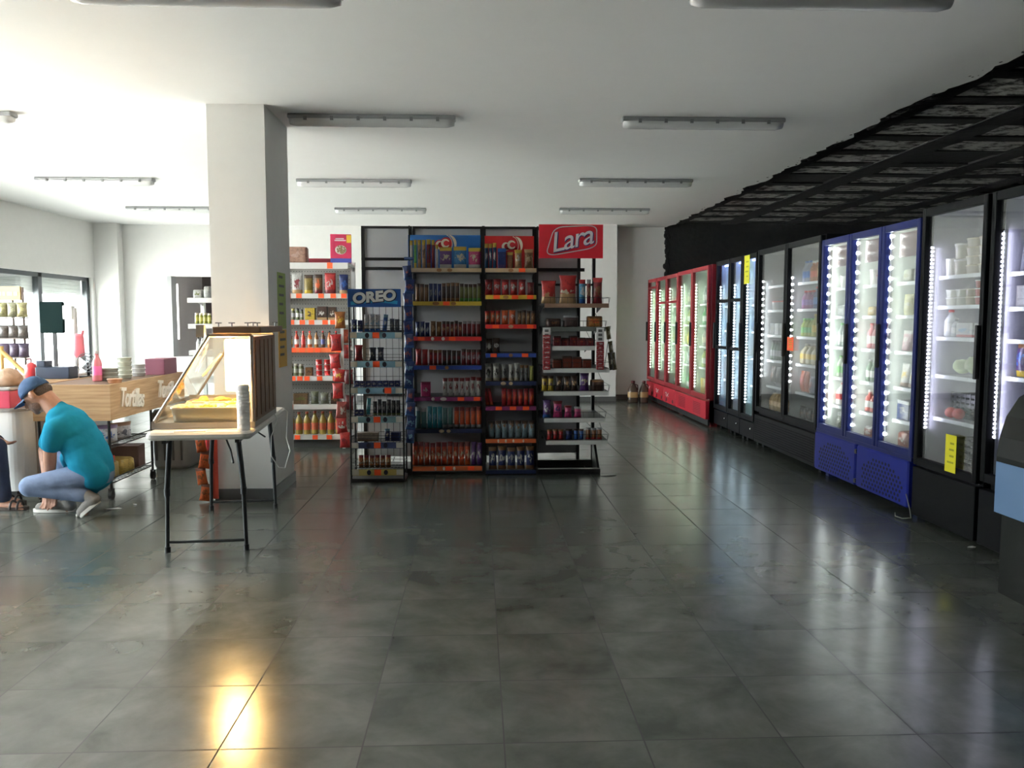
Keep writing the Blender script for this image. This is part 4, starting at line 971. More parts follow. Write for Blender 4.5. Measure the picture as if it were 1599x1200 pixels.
def stock(Yl, widths, shelves, plan, place, group, fx=FX):
    """plan: {(door, shelf): [(kind, desc, width, height, colours, count, stack)]}; left of the door is its far side"""
    x = 0
    for di, wd in enumerate(widths):
        for si, z in enumerate(shelves):
            its = plan.get((di, si))
            if not its: continue
            cx = x+0.055; k = 0
            for (kind, desc, w_, h, cl, cnt, stk) in its:
                for j in range(cnt):
                    if cx+w_ > x+wd-0.05: break
                    for s_ in range(stk):
                        m = P3(*cl) if kind in ('bottle', 'jar', 'can', 'tub', 'jug') else [pack(*cl)]
                        dd = {'bag': 0.06, 'pouch': 0.07, 'box': 0.12, 'brick': 0.16, 'carton': 0.08, 'crate': 0.34, 'sleeve': 0.05}.get(kind, w_)
                        lab = '%s, %s from left, %s %s' % (desc, ORD[k], SHN[si], place[di])
                        if stk > 1: lab = '%s, %s from left%s, %s %s' % (desc, ORD[k], [', lowest', ', second up', ', third up', ', fourth up'][s_], SHN[si], place[di])
                        put(kind, desc, KIND[kind][1], w_*0.96, dd*0.96, h, m, (fx+0.128+(0.075 if kind == 'crate' else 0)+dd/2, Yl-cx-w_/2, z+0.006+s_*(h+0.001)), -PI/2, lab, group)
                    cx += w_+0.008; k += 1
        x += wd
SHN = ['floor of', 'lowest shelf,', 'second-lowest shelf,', 'middle shelf,', 'upper shelf,', 'top shelf,']

# materials for cabinets
M_rfr = mat('cooler_red', (0.26, 0.02, 0.028), 0.45, spec=0.25); M_rfk = mat('cooler_red_kick', (0.40, 0.015, 0.03), 0.4, spec=0.3)
M_bfr = mat('cooler_blue', (0.007, 0.015, 0.12), 0.45, spec=0.25); M_bfk = mat('cooler_blue_kick', (0.006, 0.016, 0.22), 0.45, spec=0.25)
M_kfr = mat('cooler_black', (0.004, 0.0045, 0.006), 0.5, spec=0.15)

# red coolers: three single-door units, one double
RFX = 2.86
edges = [13.60, 12.95, 12.28, 11.57, 10.80, 10.02]
def kick_red(face):
    def k(t, W):
        o = MB().rbox(0.005, -0.005, 0.10, W-0.005, 0.05, 0.33, 0.01).build('kick_plate', M_rfk, t)
        mb = MB()
        if face:
            mb.tube([(0.10+0.05*i/6*4, -0.008, 0.24+0.02*math.sin(i*1.2)) for i in range(7)], 0.006, 0, 5)
            mb.tube([(0.12+0.04*i/6*4, -0.008, 0.21+0.012*math.cos(i*1.5)) for i in range(7)], 0.004, 0, 5)
            mb.build('white_script_mark', mat('mark_white', (0.7, 0.6, 0.6), 0.5), o)
            MB().sphere((0.16, -0.006, 0.15), 0.03, 0, 12, 6, (1, 0.2, 1)).sphere((W-0.16, -0.006, 0.15), 0.03, 0, 12, 6, (1, 0.2, 1)).build('vent_hole', M_blackp, o)
        else:
            for q in range(2):
                for j in range(7): mb.box(0.2+q*W/2, -0.008, 0.14+j*0.022, 0.2+q*W/2+0.34, -0.004, 0.148+j*0.022)
            mb.build('vent_slot', mat('vent_dark', (0.15, 0.01, 0.02), 0.5), o)
        MB().box(0.0, 0.03, 0.02, W, 0.05, 0.10).build('toe_recess', M_blackp, t)
    return k
gl = (0.80, 1.0, 0.78)
red_lab = ['single-door red drink cooler farthest back, against the back wall', 'single-door red drink cooler, second from the back wall', 'single-door red drink cooler, third from the back wall']
rp = ['farthest red cooler', 'second farthest red cooler', 'third farthest red cooler']
for i in range(3):
    wd = edges[i]-edges[i+1]-0.01
    cooler('drink_cooler', red_lab[i], edges[i], [wd], 0.40, 2.03, M_rfr, M_rfr, RFX, gl, (0.55, 1.82), 0.045, 0.009, (0.72, 1.0, 1.28, 1.56), (0.6, 0.66, 0.58), 5, header_z=(1.86,) if i == 0 else (1.60,), kick=kick_red(True), es=16)
    c3 = [((0.10, 0.30, 0.08), WHT, GRN), ((0.12, 0.05, 0.03), RED, RED), ((0.40, 0.40, 0.10), WHT, YEL), ((0.35, 0.42, 0.40), WHT, WHT), ((0.10, 0.30, 0.08), YEL, WHT)]
    plan = {}
    for s_ in range(5):
        plan[(0, s_)] = [('bottle', ['green', 'cola', 'lime', 'clear', 'green'][(s_+i) % 5]+' drink bottle', 0.075, 0.24, c3[(s_+i) % 5], 6, 1)]
    stock(edges[i], [wd], (0.35, 0.72, 1.0, 1.28, 1.56), plan, [rp[i]], 'bottles in the single red coolers', RFX)
wds = [edges[3]-edges[4], edges[4]-edges[5]]
cooler('drink_cooler', 'double-door red drink cooler with plain crimson kick plate', edges[3], wds, 0.40, 2.04, M_rfr, M_rfr, RFX, gl, (0.45, 1.86), 0.04, 0.009, (0.72, 1.0, 1.28, 1.56), (0.6, 0.66, 0.58), 7, kick=kick_red(False), es=16)
plan = {}
for d_ in range(2):
    for s_ in range(5):
        plan[(d_, s_)] = [('bottle', ['green', 'clear', 'yellow', 'lime', 'pale'][(s_+d_*2) % 5]+' drink bottle', 0.085, 0.235, [((0.08, 0.38, 0.12), WHT, GRN), ((0.45, 0.48, 0.45), WHT, WHT), ((0.55, 0.5, 0.05), YEL, YEL), ((0.35, 0.42, 0.08), WHT, BLK), ((0.45, 0.45, 0.38), CRM, GRY)][(s_+d_*2) % 5], 6, 1)]
plan[(1, 0)] = [('box', 'bright yellow carton', 0.2, 0.22, (YEL, None, None, None), 2, 1)]
stock(edges[3], wds, (0.35, 0.72, 1.0, 1.28, 1.56), plan, ['left door, double red cooler', 'right door, double red cooler'], 'bottles in the double red cooler', RFX)

# slim black three-door group: each its own unit
be = [10.0, 9.45, 9.0, 8.52]
bl_lab = ['slim black cooler beside the double red one', 'slim black cooler in the middle of the bluish-lit three', 'slim black cooler with a yellow notice at its top']
bp_ = ['leftmost slim black cooler', 'middle slim black cooler', 'yellow-notice slim black cooler']
def kick_blk(t, W):
    MB().rbox(0.004, 0.01, 0.06, W-0.004, 0.05, 0.24, 0.006).build('kick_plate', M_kfr, t)
    MB().sphere((W-0.08, 0.004, 0.17), 0.012, 0, 10, 6).build('foot_light', mat('chrome_knob', (0.7, 0.7, 0.7), 0.2, 0.9), t)
for i in range(3):
    wd = be[i]-be[i+1]-0.008
    t = cooler('display_cooler', bl_lab[i], be[i], [wd], 0.30, 2.075, M_kfr, M_kfr, FX, (0.72, 0.90, 1.0), (0.42, 1.78 if i < 2 else 1.9), 0.034, 0.009, (0.62, 0.92, 1.22, 1.52), (0.55, 0.65, 0.72), 5, header_z=(1.0, 1.56) if i < 2 else None, kick=kick_blk, es=16)
    l = MB().box(0.09, 0.08, 2.0, wd-0.09, 0.10, 2.015).build('top_lamp', mat('top_led', (1, 1, 1), 0.5, emit=(0.35, 0.45, 1.0), es=10), t)
    plan = {}
    cs = [((0.25, 0.30, 0.35), BLU, BLU), ((0.45, 0.08, 0.12), WHT, RED), ((0.10, 0.2, 0.4), WHT, WHT), ((0.35, 0.38, 0.4), LBL, WHT), ((0.2, 0.12, 0.10), TAN, BLK)]
    for s_ in range(5): plan[(0, s_)] = [('bottle', ['grey', 'red', 'blue', 'clear', 'brown'][(s_+i) % 5]+' bottle', 0.07, 0.22, cs[(s_+i) % 5], 5, 1)]
    if i == 2: plan[(0, 0)] = [('crate', 'bright green crate', 0.33, 0.30, ((0.04, 0.45, 0.08), None, None, None), 1, 1)]
    stock(be[i], [wd], (0.245, 0.62, 0.92, 1.22, 1.52), plan, [bp_[i]], 'bottles in the slim black coolers')
def sticker(label, x, y, z, w_, h, c, name='notice_sheet'):
    t = thing(name, label, 'notice', (x, y, z))
    MB().box(-0.002, -w_/2, 0, 0, w_/2, h).build('sheet', mat('st%s' % (tuple(c),), c, 0.6), t)
    mb = MB()
    for k in range(4): mb.box(-0.0028, -w_*0.3, h*(0.75-0.17*k), -0.002, w_*random.uniform(0.05, 0.3), h*(0.75-0.17*k)+h*0.05)
    mb.build('printed_lines', mat('sticker_print', tuple(v*0.55 for v in c), 0.6), t)
sticker('yellow notice taped to the top of the third slim black cooler', FX-0.001, 8.83, 1.745, 0.17, 0.31, (0.75, 0.72, 0.02))

# black double cooler
k2e = 8.50; k2w = [0.79, 0.79]
def kick_k2(t, W):
    mb = MB().rbox(0.004, 0.0, 0.06, W-0.004, 0.05, 0.35, 0.006)
    o = mb.build('kick_plate', M_kfr, t); mb = MB()
    for j in range(10): mb.box(0.03, -0.004, 0.09+j*0.023, W-0.03, 0.0, 0.10+j*0.023)
    mb.build('louvre', mat('louvre_black', (0.007, 0.007, 0.009), 0.6, spec=0.1), o)
zs2 = (0.66, 0.93, 1.19, 1.45, 1.70)
cooler('display_cooler', 'black double-door cooler between slim black coolers and blue cooler', k2e, k2w, 0.43, 2.09, M_kfr, M_kfr, FX, (0.93, 0.95, 1.0), (0.75, 1.76), 0.062, 0.011, zs2, (0.42, 0.43, 0.43), 5, kick=kick_k2, es=25)
plan = {(0, 1): [('bag', 'dark bundled bag', 0.14, 0.20, (DBR, None, BRN, GRY), 4, 1)], (0, 0): [('jug', 'tan juice jug', 0.11, 0.20, ((0.40, 0.25, 0.10), TAN, BLK), 3, 1)], (0, 2): [('bottle', 'dark green bottle', 0.07, 0.20, ((0.05, 0.10, 0.05), GRY, BLK), 5, 1)],
        (0, 3): [('box', 'grey carton', 0.12, 0.12, (GRY, None, OLV, None), 3, 1)], (0, 4): [('tub', 'red-lidded tub', 0.11, 0.09, (GRY, GRY, RED), 4, 1)],
        (1, 5): [('bottle', 'blue-capped bottle', 0.08, 0.20, ((0.30, 0.32, 0.42), BLU, BLU), 2, 1), ('bottle', 'orange drink bottle', 0.075, 0.19, ((0.60, 0.22, 0.08), ORG, WHT), 2, 1), ('bottle', 'amber drink bottle', 0.075, 0.22, ((0.40, 0.22, 0.05), YEL, YEL), 3, 1)],
        (1, 4): [('bottle', 'purple drink bottle', 0.08, 0.17, ((0.25, 0.05, 0.18), PUR, RED), 3, 1), ('bottle', 'dark blue drink bottle', 0.08, 0.20, ((0.06, 0.08, 0.25), BLU, RED), 4, 1)],
        (1, 3): [('bottle', 'lime green bottle', 0.075, 0.17, ((0.35, 0.45, 0.05), GRN, GRN), 3, 1), ('bottle', 'yellow bottle', 0.075, 0.21, ((0.50, 0.50, 0.10), YEL, YEL), 2, 1), ('bottle', 'brown-orange bottle', 0.075, 0.15, ((0.30, 0.10, 0.04), ORG, RED), 3, 1)],
        (1, 2): [('jug', 'cream juice jug', 0.12, 0.19, ((0.60, 0.55, 0.33), YEL, WHT), 5, 1)], (1, 1): [('bag', 'bright orange bag', 0.10, 0.20, (ORG, None, RED, None), 2, 1), ('bag', 'blue-red bag', 0.12, 0.16, (DBL, None, RED, None), 3, 1)], (1, 0): [('bag', 'dark meat pack', 0.14, 0.12, (DBR, None, BRN, None), 4, 1)]}
stock(k2e, k2w, (0.40,)+zs2, plan, ['left door, black double cooler', 'right door, black double cooler'], 'goods in the black double cooler')
sticker('small bright orange notice on the black double-door cooler', FX-0.001, k2e-0.79-0.17, 1.06, 0.15, 0.13, (0.95, 0.12, 0.03))

# blue triple cooler
b3e = 6.905; b3w = [0.52, 0.52, 0.52]
def kick_b3(t, W):
    mb = MB()
    for q in range(2):
        x0 = 0.01+q*W/2; x1 = x0+W/2-0.02
        mb.rbox(x0, -0.015, 0.06, x1, 0.05, 0.385, 0.02, axis='y', seg=5)
    o = mb.build('kick_plate', M_bfk, t)
    for q in range(2):
        mb = MB()
        cx = 0.01+q*W/2+(W/2-0.02)/2
        for i in range(13):
            for j in range(8):
                x = cx-0.27+0.046*i+(0.023 if j % 2 else 0); z = 0.095+0.031*j
                if ((x-cx)/0.31)**2+((z-0.16)/0.17)**2 < 1: mb.tube([(x, -0.0165, z), (x, -0.0148, z)], 0.012, 0, 8)
        mb.build('perforation', mat('perforation_dark', (0.004, 0.004, 0.02), 0.7), o)
    MB().tube([(W/2, -0.02, 0.33), (W/2, -0.006, 0.33)], 0.018, 0, 10).tube([(W/2, -0.02, 0.10), (W/2, -0.006, 0.10)], 0.018, 0, 10).build('latch_hole', M_blackp, o)
    MB().box(0, 0.0, 0.385, W, 0.045, 0.41).build('lower_rail', M_bfr, t)
    mb = MB()
    for q in range(3):
        x = q*0.52
        mb.box(x+0.09, 0.09, 1.80, x+0.47, 0.11, 1.97)
    mb.build('dark_red_fascia', mat('fascia_maroon', (0.16, 0.05, 0.05), 0.3), t)
zs3 = (0.62, 0.86, 1.12, 1.38, 1.62)
cooler('display_cooler', 'blue triple-door cooler with perforated blue kick plates', b3e, b3w, 0.455, 2.04, M_bfr, M_bfr, FX, (0.95, 1.0, 0.96), (0.50, 1.97), 0.076, 0.014, zs3, (0.72, 0.76, 0.72), 9, kick=kick_b3, es=30)
plan = {(0, 5): [('tub', 'white tub', 0.10, 0.10, (WHT, WHT, WHT), 3, 1)], (0, 4): [('box', 'grey carton', 0.12, 0.09, (GRY, None, WHT, None), 3, 1)], (0, 3): [('bottle', 'clear bottle', 0.07, 0.2, ((0.4, 0.45, 0.42), WHT, GRN), 5, 1)], (0, 2): [('bottle', 'green-labelled bottle', 0.07, 0.18, ((0.45, 0.5, 0.4), GRN, GRN), 5, 1)],
        (0, 1): [('jug', 'white milk jug', 0.11, 0.19, (WHT, RED, RED), 3, 1)], (0, 0): [('bag', 'clear bag of dark greens', 0.13, 0.14, ((0.10, 0.12, 0.05), SIL, WHT, None), 3, 1)],
        (1, 5): [('tub', 'white cream tub', 0.10, 0.12, (WHT, WHT, WHT), 1, 1), ('tub', 'white tub with red lid', 0.10, 0.07, (WHT, WHT, RED), 3, 1)], (1, 4): [('brick', 'yellow cheese block', 0.12, 0.07, ((0.65, 0.45, 0.15), None, WHT, None), 3, 1)], (1, 3): [('bottle', 'pink yoghurt bottle', 0.075, 0.2, ((0.6, 0.2, 0.22), WHT, RED), 5, 1)],
        (1, 2): [('bottle', 'dark green bottle', 0.07, 0.17, ((0.12, 0.2, 0.12), WHT, GRY), 5, 1)], (1, 1): [('bottle', 'white and red bottle', 0.08, 0.17, ((0.6, 0.12, 0.10), WHT, WHT), 2, 1), ('bottle', 'pale blue bottle', 0.08, 0.15, ((0.5, 0.6, 0.65), WHT, WHT), 3, 1)], (1, 0): [('brick', 'tray of red meat', 0.14, 0.09, ((0.35, 0.08, 0.05), SIL, WHT, None), 3, 1)],
        (2, 5): [('brick', 'wrapped white cheese', 0.13, 0.09, ((0.6, 0.6, 0.5), None, OLV, None), 2, 1)], (2, 4): [('bag', 'pale yellow cheese wedge pack', 0.14, 0.15, ((0.70, 0.66, 0.35), None, WHT, None), 2, 1)], (2, 3): [('pouch', 'pale pink ham pouch', 0.13, 0.15, ((0.6, 0.35, 0.38), WHT, WHT, None), 3, 1)],
        (2, 2): [('pouch', 'white and yellow pouch', 0.11, 0.17, (WHT, None, YEL, BRN), 3, 1)], (2, 1): [('box', 'dark blue crate-like box', 0.17, 0.14, (DBL, SIL, GRY, None), 2, 1)], (2, 0): [('brick', 'tray of red meat', 0.16, 0.12, ((0.40, 0.09, 0.05), None, WHT, None), 2, 1)]}
stock(b3e, b3w, (0.41,)+zs3, plan, ['left door, blue cooler', 'middle door, blue cooler', 'right door, blue cooler'], 'goods in the blue cooler')

# two tall black single coolers
zs4 = (0.745, 1.02, 1.235, 1.42, 1.62)
zs4a = (0.70, 0.985, 1.235, 1.44, 1.635)
def kick_plain(t, W): MB().rbox(0.004, 0.0, 0.03, W-0.004, 0.05, 0.36, 0.006).build('kick_plate', M_kfr, t)
lv = (0.80, 0.78, 1.0)
k1e = 5.33
cooler('display_cooler', 'black single-door cooler with tubs and greens, right of the blue one', k1e, [0.70], 0.42, 2.09, M_kfr, M_kfr, FX, lv, (0.62, 1.83), 0.026, 0.0075, zs4a, (0.45, 0.45, 0.50), 6, kick=kick_plain, es=20, hsgn=-1)
plan = {(0, 5): [('tub', 'clear narrow tub', 0.06, 0.11, (WHT, WHT, WHT), 1, 1), ('tub', 'cream deli tub', 0.12, 0.10, ((0.62, 0.58, 0.48), CRM, WHT), 1, 2), ('tub', 'flat cream deli tub', 0.12, 0.055, ((0.66, 0.60, 0.50), CRM, CRM), 2, 4)],
        (0, 4): [('tub', 'small white dip tub', 0.10, 0.05, ((0.62, 0.62, 0.52), CRM, WHT), 2, 2), ('tub', 'small beige dip tub', 0.09, 0.05, ((0.5, 0.42, 0.3), CRM, CRM), 1, 2), ('tub', 'small red salsa tub', 0.09, 0.05, ((0.40, 0.10, 0.08), RED, WHT), 2, 3)],
        (0, 3): [('bottle', 'white yoghurt bottle', 0.085, 0.175, ((0.65, 0.65, 0.66), WHT, RED), 1, 1), ('bottle', 'small white bottle', 0.06, 0.12, ((0.6, 0.6, 0.62), WHT, WHT), 1, 1), ('box', 'white carton with red base', 0.18, 0.09, (WHT, None, LBL, RED), 2, 1)],
        (0, 1): [('crate', 'black open crate', 0.50, 0.17, ((0.03, 0.03, 0.04), None, None, None), 1, 1)], (0, 0): [('crate', 'tall black crate', 0.50, 0.20, ((0.02, 0.02, 0.025), None, None, None), 1, 1)]}
stock(k1e, [0.70], (0.37,)+zs4a, plan, ['tub cooler'], 'goods in the tub cooler')
# cabbages on the second shelf, tomatoes in the crate
def cabbage(label, x, y, z, r, c, group):
    t = thing('cabbage', label, 'vegetable', (x, y, z), random.uniform(0, 6), group)
    MB().sphere((0, 0, r*0.86), r*0.93, 0, 18, 12, (1, 1, 0.9)).build('head', mat('cab%s' % (tuple(c),), c, 0.5, bump=0.6, bscale=30, var=0.25), t)
    mb = MB()
    for k in range(5):
        a = k*1.25; vs = []
        for i in range(7):
            for j in range(7):
                u = (i-3)/3*0.75; v_ = j/6*1.25-0.35
                rr2 = r*(1.0+0.06*math.cos(3*u)+0.05*max(0, v_))
                vs.append((rr2*math.cos(a+u)*math.cos(v_), rr2*math.sin(a+u)*math.cos(v_), r*0.86+rr2*0.9*math.sin(v_)))
        mb.add(vs, [(i*7+j, (i+1)*7+j, (i+1)*7+j+1, i*7+j+1) for i in range(6) for j in range(6)], 0, True)
    mb.build('outer_leaves', mat('cabl%s' % (tuple(c),), tuple(v*0.75 for v in c), 0.55, bump=0.7, bscale=24, var=0.35), t)
for k, (dy, dx, r) in enumerate([(0.115, 0.25, 0.058), (0.265, 0.26, 0.074), (0.42, 0.25, 0.058), (0.565, 0.27, 0.066)]):
    cabbage('pale green cabbage, %s from left in the tub cooler' % ORD[k], FX+dx, k1e-dy, zs4a[1]+0.008, r, (0.42, 0.52, 0.25) if k != 3 else (0.12, 0.22, 0.12), 'cabbages in the tub cooler')
for k in range(2):
    o = MB().sphere((0, 0, 0.036), 0.038, 0, 16, 10, (1, 1, 0.95)).build('tomato', mat('tomato_red', (0.75, 0.05, 0.04), 0.25), None, (FX+0.155, k1e-0.16-0.085*k, zs4a[0]+0.006))
    o.location.x = FX+0.158
    o.location.z += 0.002
    tag(o, '%s red tomato at the crate front in the tub cooler' % ('left' if k == 0 else 'right'), 'vegetable', 'tomatoes in the crate')
sticker('bright yellow notice low on the glass of the tub cooler', FX-0.001, 4.76+0.13, 0.40, 0.115, 0.235, (0.80, 0.74, 0.02))

k0e = 4.60
cooler('display_cooler', 'tall black cooler nearest the camera at the right edge', k0e, [0.72], 0.45, 2.09, M_kfr, M_kfr, FX, lv, (0.66, 1.86), 0.026, 0.0075, zs4, (0.40, 0.40, 0.46), 6, kick=kick_plain, es=20, hsgn=-1)
plan = {(0, 5): [('pouch', 'clear grey bag', 0.12, 0.20, ((0.22, 0.22, 0.28), SIL, GRY, None), 4, 1)], (0, 4): [('box', 'grey cardboard box', 0.25, 0.12, ((0.3, 0.29, 0.28), None, None, None), 2, 1)],
        (0, 2): [('bag', 'dark blue and gold snack bag', 0.11, 0.20, (DPU, BRN, BLU, YEL), 5, 1)], (0, 1): [('crate', 'black crate', 0.5, 0.15, (BLK, None, None, None), 1, 1)], (0, 0): [('crate', 'large black crate', 0.5, 0.24, (BLK, None, None, None), 1, 1)]}
stock(k0e, [0.72], (0.40,)+zs4, plan, ['nearest black cooler'], 'goods in the nearest black cooler')
for k, (dy, r) in enumerate([(0.12, 0.07), (0.28, 0.08), (0.45, 0.075)]):
    cabbage('leafy green vegetable, %s from left in the nearest cooler' % ORD[k], FX+0.40, k0e-dy, zs4[1]+0.008, r, (0.08, 0.35, 0.16), 'greens in the nearest cooler')

# curved counter freezer at the right edge
t = thing('chest_display', 'black curved-front chest display with a pale blue side panel, right edge', 'refrigerator', (2.54, 3.83, 0))
mb = MB()
prof = [(0.0, 0.405), (0.0, 0.685), (0.012, 0.78), (0.04, 0.88), (0.10, 0.975), (0.19, 1.023), (0.6, 1.023), (0.6, 0.0), (0.04, 0.0), (0.04, 0.405)]
k = len(prof); vs = [(x, 0, z) for x, z in prof]+[(x, -1.1, z) for x, z in prof]
mb.add(vs, [tuple(range(k)), tuple(range(k, 2*k))[::-1]]+[(i, i+k, (i+1) % k+k, (i+1) % k) for i in range(k)], 0)
mb.build('cabinet', mat('chest_black', (0.02, 0.022, 0.02), 0.25), t)
MB().box(-0.004, -1.05, 0.41, 0, -0.006, 0.66).build('side_panel', mat('pale_blue_panel', (0.12, 0.21, 0.36), 0.35), t, label='pale blue panel')

# ------------------------------------------------------------------ two big jars by the back corner, paper scraps
for k, (px_, r) in enumerate([(988, 0.08), (1005, 0.07)]):
    Y = 13.1
    x = ax(px_, Y, 628)
    put('jug', '', 'jug', r*2, r*2, 0.36, P3((0.06, 0.04, 0.03), (0.35, 0.22, 0.10), (0.1, 0.02, 0.02)), (x, Y, 0), 0, ('left' if k == 0 else 'right')+' dark jug standing on the floor by the back wall', 'dark jugs on the floor')
def scrap(label, px_, py_, w_, h_):
    r = FW + RT*((px_-799.5)/FOC) - UP*((py_-600)/FOC); tt = -CAMH/r.z
    p = Vector((r.x*tt, r.y*tt, 0.002)); mb = MB(); n = 7
    vs = [(w_/2*math.cos(2*PI*i/n)*random.uniform(0.8, 1.1), h_/2*math.sin(2*PI*i/n)*random.uniform(0.8, 1.1), random.uniform(0, 0.008)) for i in range(n)]
    mb.add(vs, [tuple(range(n))]); mb.add([(v[0], v[1], v[2]-0.0015) for v in vs], [tuple(range(n))[::-1]])
    o = mb.build('paper_scrap', mat('scrap', (0.55, 0.55, 0.53), 0.7), None, p, 0.2); tag(o, label, 'scrap')
scrap('flat pale paper scrap on the floor by the gondola right end', 950, 743, 0.16, 0.07)
scrap('pale paper scrap on the floor behind the crouching man', 176, 796, 0.12, 0.05)
scrap('tiny white paper speck on the floor near the folding table', 211, 789, 0.03, 0.03)
scrap('small white scrap on the floor before the black coolers', 1517, 856, 0.06, 0.03)
o = MB().tube([(0, 0, 0.02), (-0.03, -0.06, 0.012), (-0.02, -0.13, 0.012), (0.03, -0.15, 0.02), (0.05, -0.1, 0.06), (0.05, -0.04, 0.16)], 0.004, 0, 6).build('cable_loop', mat('cable_grey', (0.2, 0.2, 0.2), 0.5), None, (2.88, 5.40, 0.0))
tag(o, 'thin grey cable loop on the floor beside the blue cooler', 'cable')

# ------------------------------------------------------------------ folding table with the heated snack case
TA = math.radians(4.9); TZ = 0.72
tt_ = thing('folding_table', 'white folding table with black tube legs, in front of the pillar', 'table', (-1.63, 5.24, 0), TA)
M_ttop = mat('table_top_plastic', (0.72, 0.70, 0.66), 0.45, bump=0.1, bscale=60)
M_leg = mat('table_leg_grey', (0.045, 0.048, 0.052), 0.35, 0.4)
MB().rbox(-0.29, -0.66, TZ-0.045, 0.29, 0.66, TZ, 0.05, seg=6).build('tabletop', M_ttop, tt_)
mb = MB()
for sx_ in (-0.2, 0.2): mb.box(sx_-0.012, -0.6, TZ-0.07, sx_+0.012, 0.6, TZ-0.046)
mb.build('under_rail', M_leg, tt_)
for yy in (-0.52, 0.54):
    for sx_ in (-1, 1):
        mb = MB().tube([(sx_*0.19, yy, TZ-0.05), (sx_*0.215, yy, 0.36)], 0.0155, 0, 10).tube([(sx_*0.213, yy, 0.37), (sx_*0.222, yy, 0.012)], 0.012, 0, 10)
        mb.tube([(sx_*0.213, yy, 0.335), (sx_*0.2145, yy, 0.375)], 0.018, 0, 10)
        l_ = mb.build('leg', M_leg, tt_)
        MB().tube([(sx_*0.222, yy, 0.0), (sx_*0.2215, yy, 0.035)], 0.017, 0, 10).build('rubber_foot', M_blackp, l_)
    MB().tube([(-0.222, yy, 0.06), (0.222, yy, 0.06)], 0.009, 0, 8).build('cross_bar', M_leg, tt_)
    MB().tube([(0.12, yy, TZ-0.05), (0.12, yy+0.12*(1 if yy < 0 else -1), TZ-0.14), (0.16, yy, TZ-0.2)], 0.006, 0, 6).build('hinge_brace', M_leg, tt_)

M_wood = mat('dark_stained_wood', (0.20, 0.11, 0.06), 0.5, var=0.3, bscale=8)
M_steel = mat('steel_frame', (0.36, 0.33, 0.30), 0.4, 0.5)
cs_ = thing('heated_display_case', 'glass snack warmer with slanted front and wooden top on the folding table', 'display case', (-1.63, 5.24, TZ+0.001), TA)
c0, c1 = -0.50, 0.27      # local y of the near and far faces
xl, xt, xr, zb, zt = -0.295, 0.035, 0.285, 0.035, 0.54
MB().box(xl, c0, 0, xr, c1, zb).build('base_tray', M_steel, cs_)
mb = MB()
for y in (c0+0.01, c1-0.01):
    mb.tube([(xl+0.01, y, zb), (xt, y, zt)], 0.011, 0, 4).tube([(xt, y, zt), (xr-0.01, y, zt)], 0.011, 0, 4).tube([(xr-0.012, y, zb), (xr-0.012, y, zt)], 0.013, 0, 4)
mb.tube([(xt, c0, zt), (xt, c1, zt)], 0.011, 0, 4).tube([(xl+0.01, c0, zb+0.005), (xl+0.01, c1, zb+0.005)], 0.011, 0, 4).tube([(-0.10, -0.1, 0.28), (0.02, -0.1, 0.42)], 0.01, 0, 6)
mb.build('metal_frame', M_steel, cs_)
mb = MB().add([(xl+0.012, c0+0.008, zb), (xr-0.02, c0+0.008, zb), (xr-0.02, c0+0.008, zt-0.01), (xt, c0+0.008, zt-0.01)], [(0, 1, 2, 3)])
mb.add([(xl+0.012, c0+0.012, zb), (xr-0.02, c0+0.012, zb), (xr-0.02, c0+0.012, zt-0.01), (xt, c0+0.012, zt-0.01)], [(3, 2, 1, 0)])
mb.build('side_glass', M_pane, cs_)
mb = MB().add([(xl+0.012, c0+0.02, zb), (xl+0.012, c1-0.02, zb), (xt, c1-0.02, zt), (xt, c0+0.02, zt)], [(0, 1, 2, 3)])
mb.add([(xl+0.016, c0+0.02, zb), (xl+0.016, c1-0.02, zb), (xt+0.004, c1-0.02, zt), (xt+0.004, c0+0.02, zt)], [(3, 2, 1, 0)])
mb.build('slanted_glass', M_pane, cs_)
MB().box(xl+0.02, c1-0.02, zb, xr-0.01, c1-0.012, 0.13).build('rear_panel', M_steel, cs_)
mb = MB().box(xr-0.012, c0+0.03, zb, xr, c1, zt-0.01)
for k in range(5): mb.box(xr, c0+0.06+k*0.145, zb+0.02, xr+0.004, c0+0.10+k*0.145, zt-0.03)
mb.build('wooden_side', M_wood, cs_)
MB().rbox(xt+0.03, c0-0.03, zt+0.012, xr+0.05, c1+0.02, zt+0.05, 0.006).build('wooden_top', M_wood, cs_)
for (x, y) in ((0.09, -0.48), (0.16, -0.46), (0.25, -0.46), (0.30, -0.44), (0.16, 0.2), (0.30, 0.2)):
    MB().tube([(x, y, zt+0.05), (x, y, zt+0.07)], 0.004, 0, 6).tube([(x-0.018, y, zt+0.072), (x+0.018, y, zt+0.072)], 0.004, 0, 6).build('wing_bolt', M_grey, cs_)
MB().box(-0.045, c0+0.05, zt-0.01, 0.0, c0+0.09, zt+0.06).build('corner_bracket', M_steel, cs_)
M_bulb = mat('heat_lamp', (1, 0.9, 0.7), 0.4, emit=(1.0, 0.60, 0.20), es=12)
lp = MB().rbox(0.085, -0.34, 0.20, 0.24, -0.27, 0.515, 0.02).build('heat_lamp', M_bulb, cs_)
pl = bpy.data.lights.new('heat_lamp_light', 'POINT'); pl.energy = 26; pl.color = (1.0, 0.60, 0.22); pl.shadow_soft_size = 0.06
po = bpy.data.objects.new('heat_lamp_light', pl); C.objects.link(po); po.parent = cs_; po.location = (0.10, -0.38, 0.42)
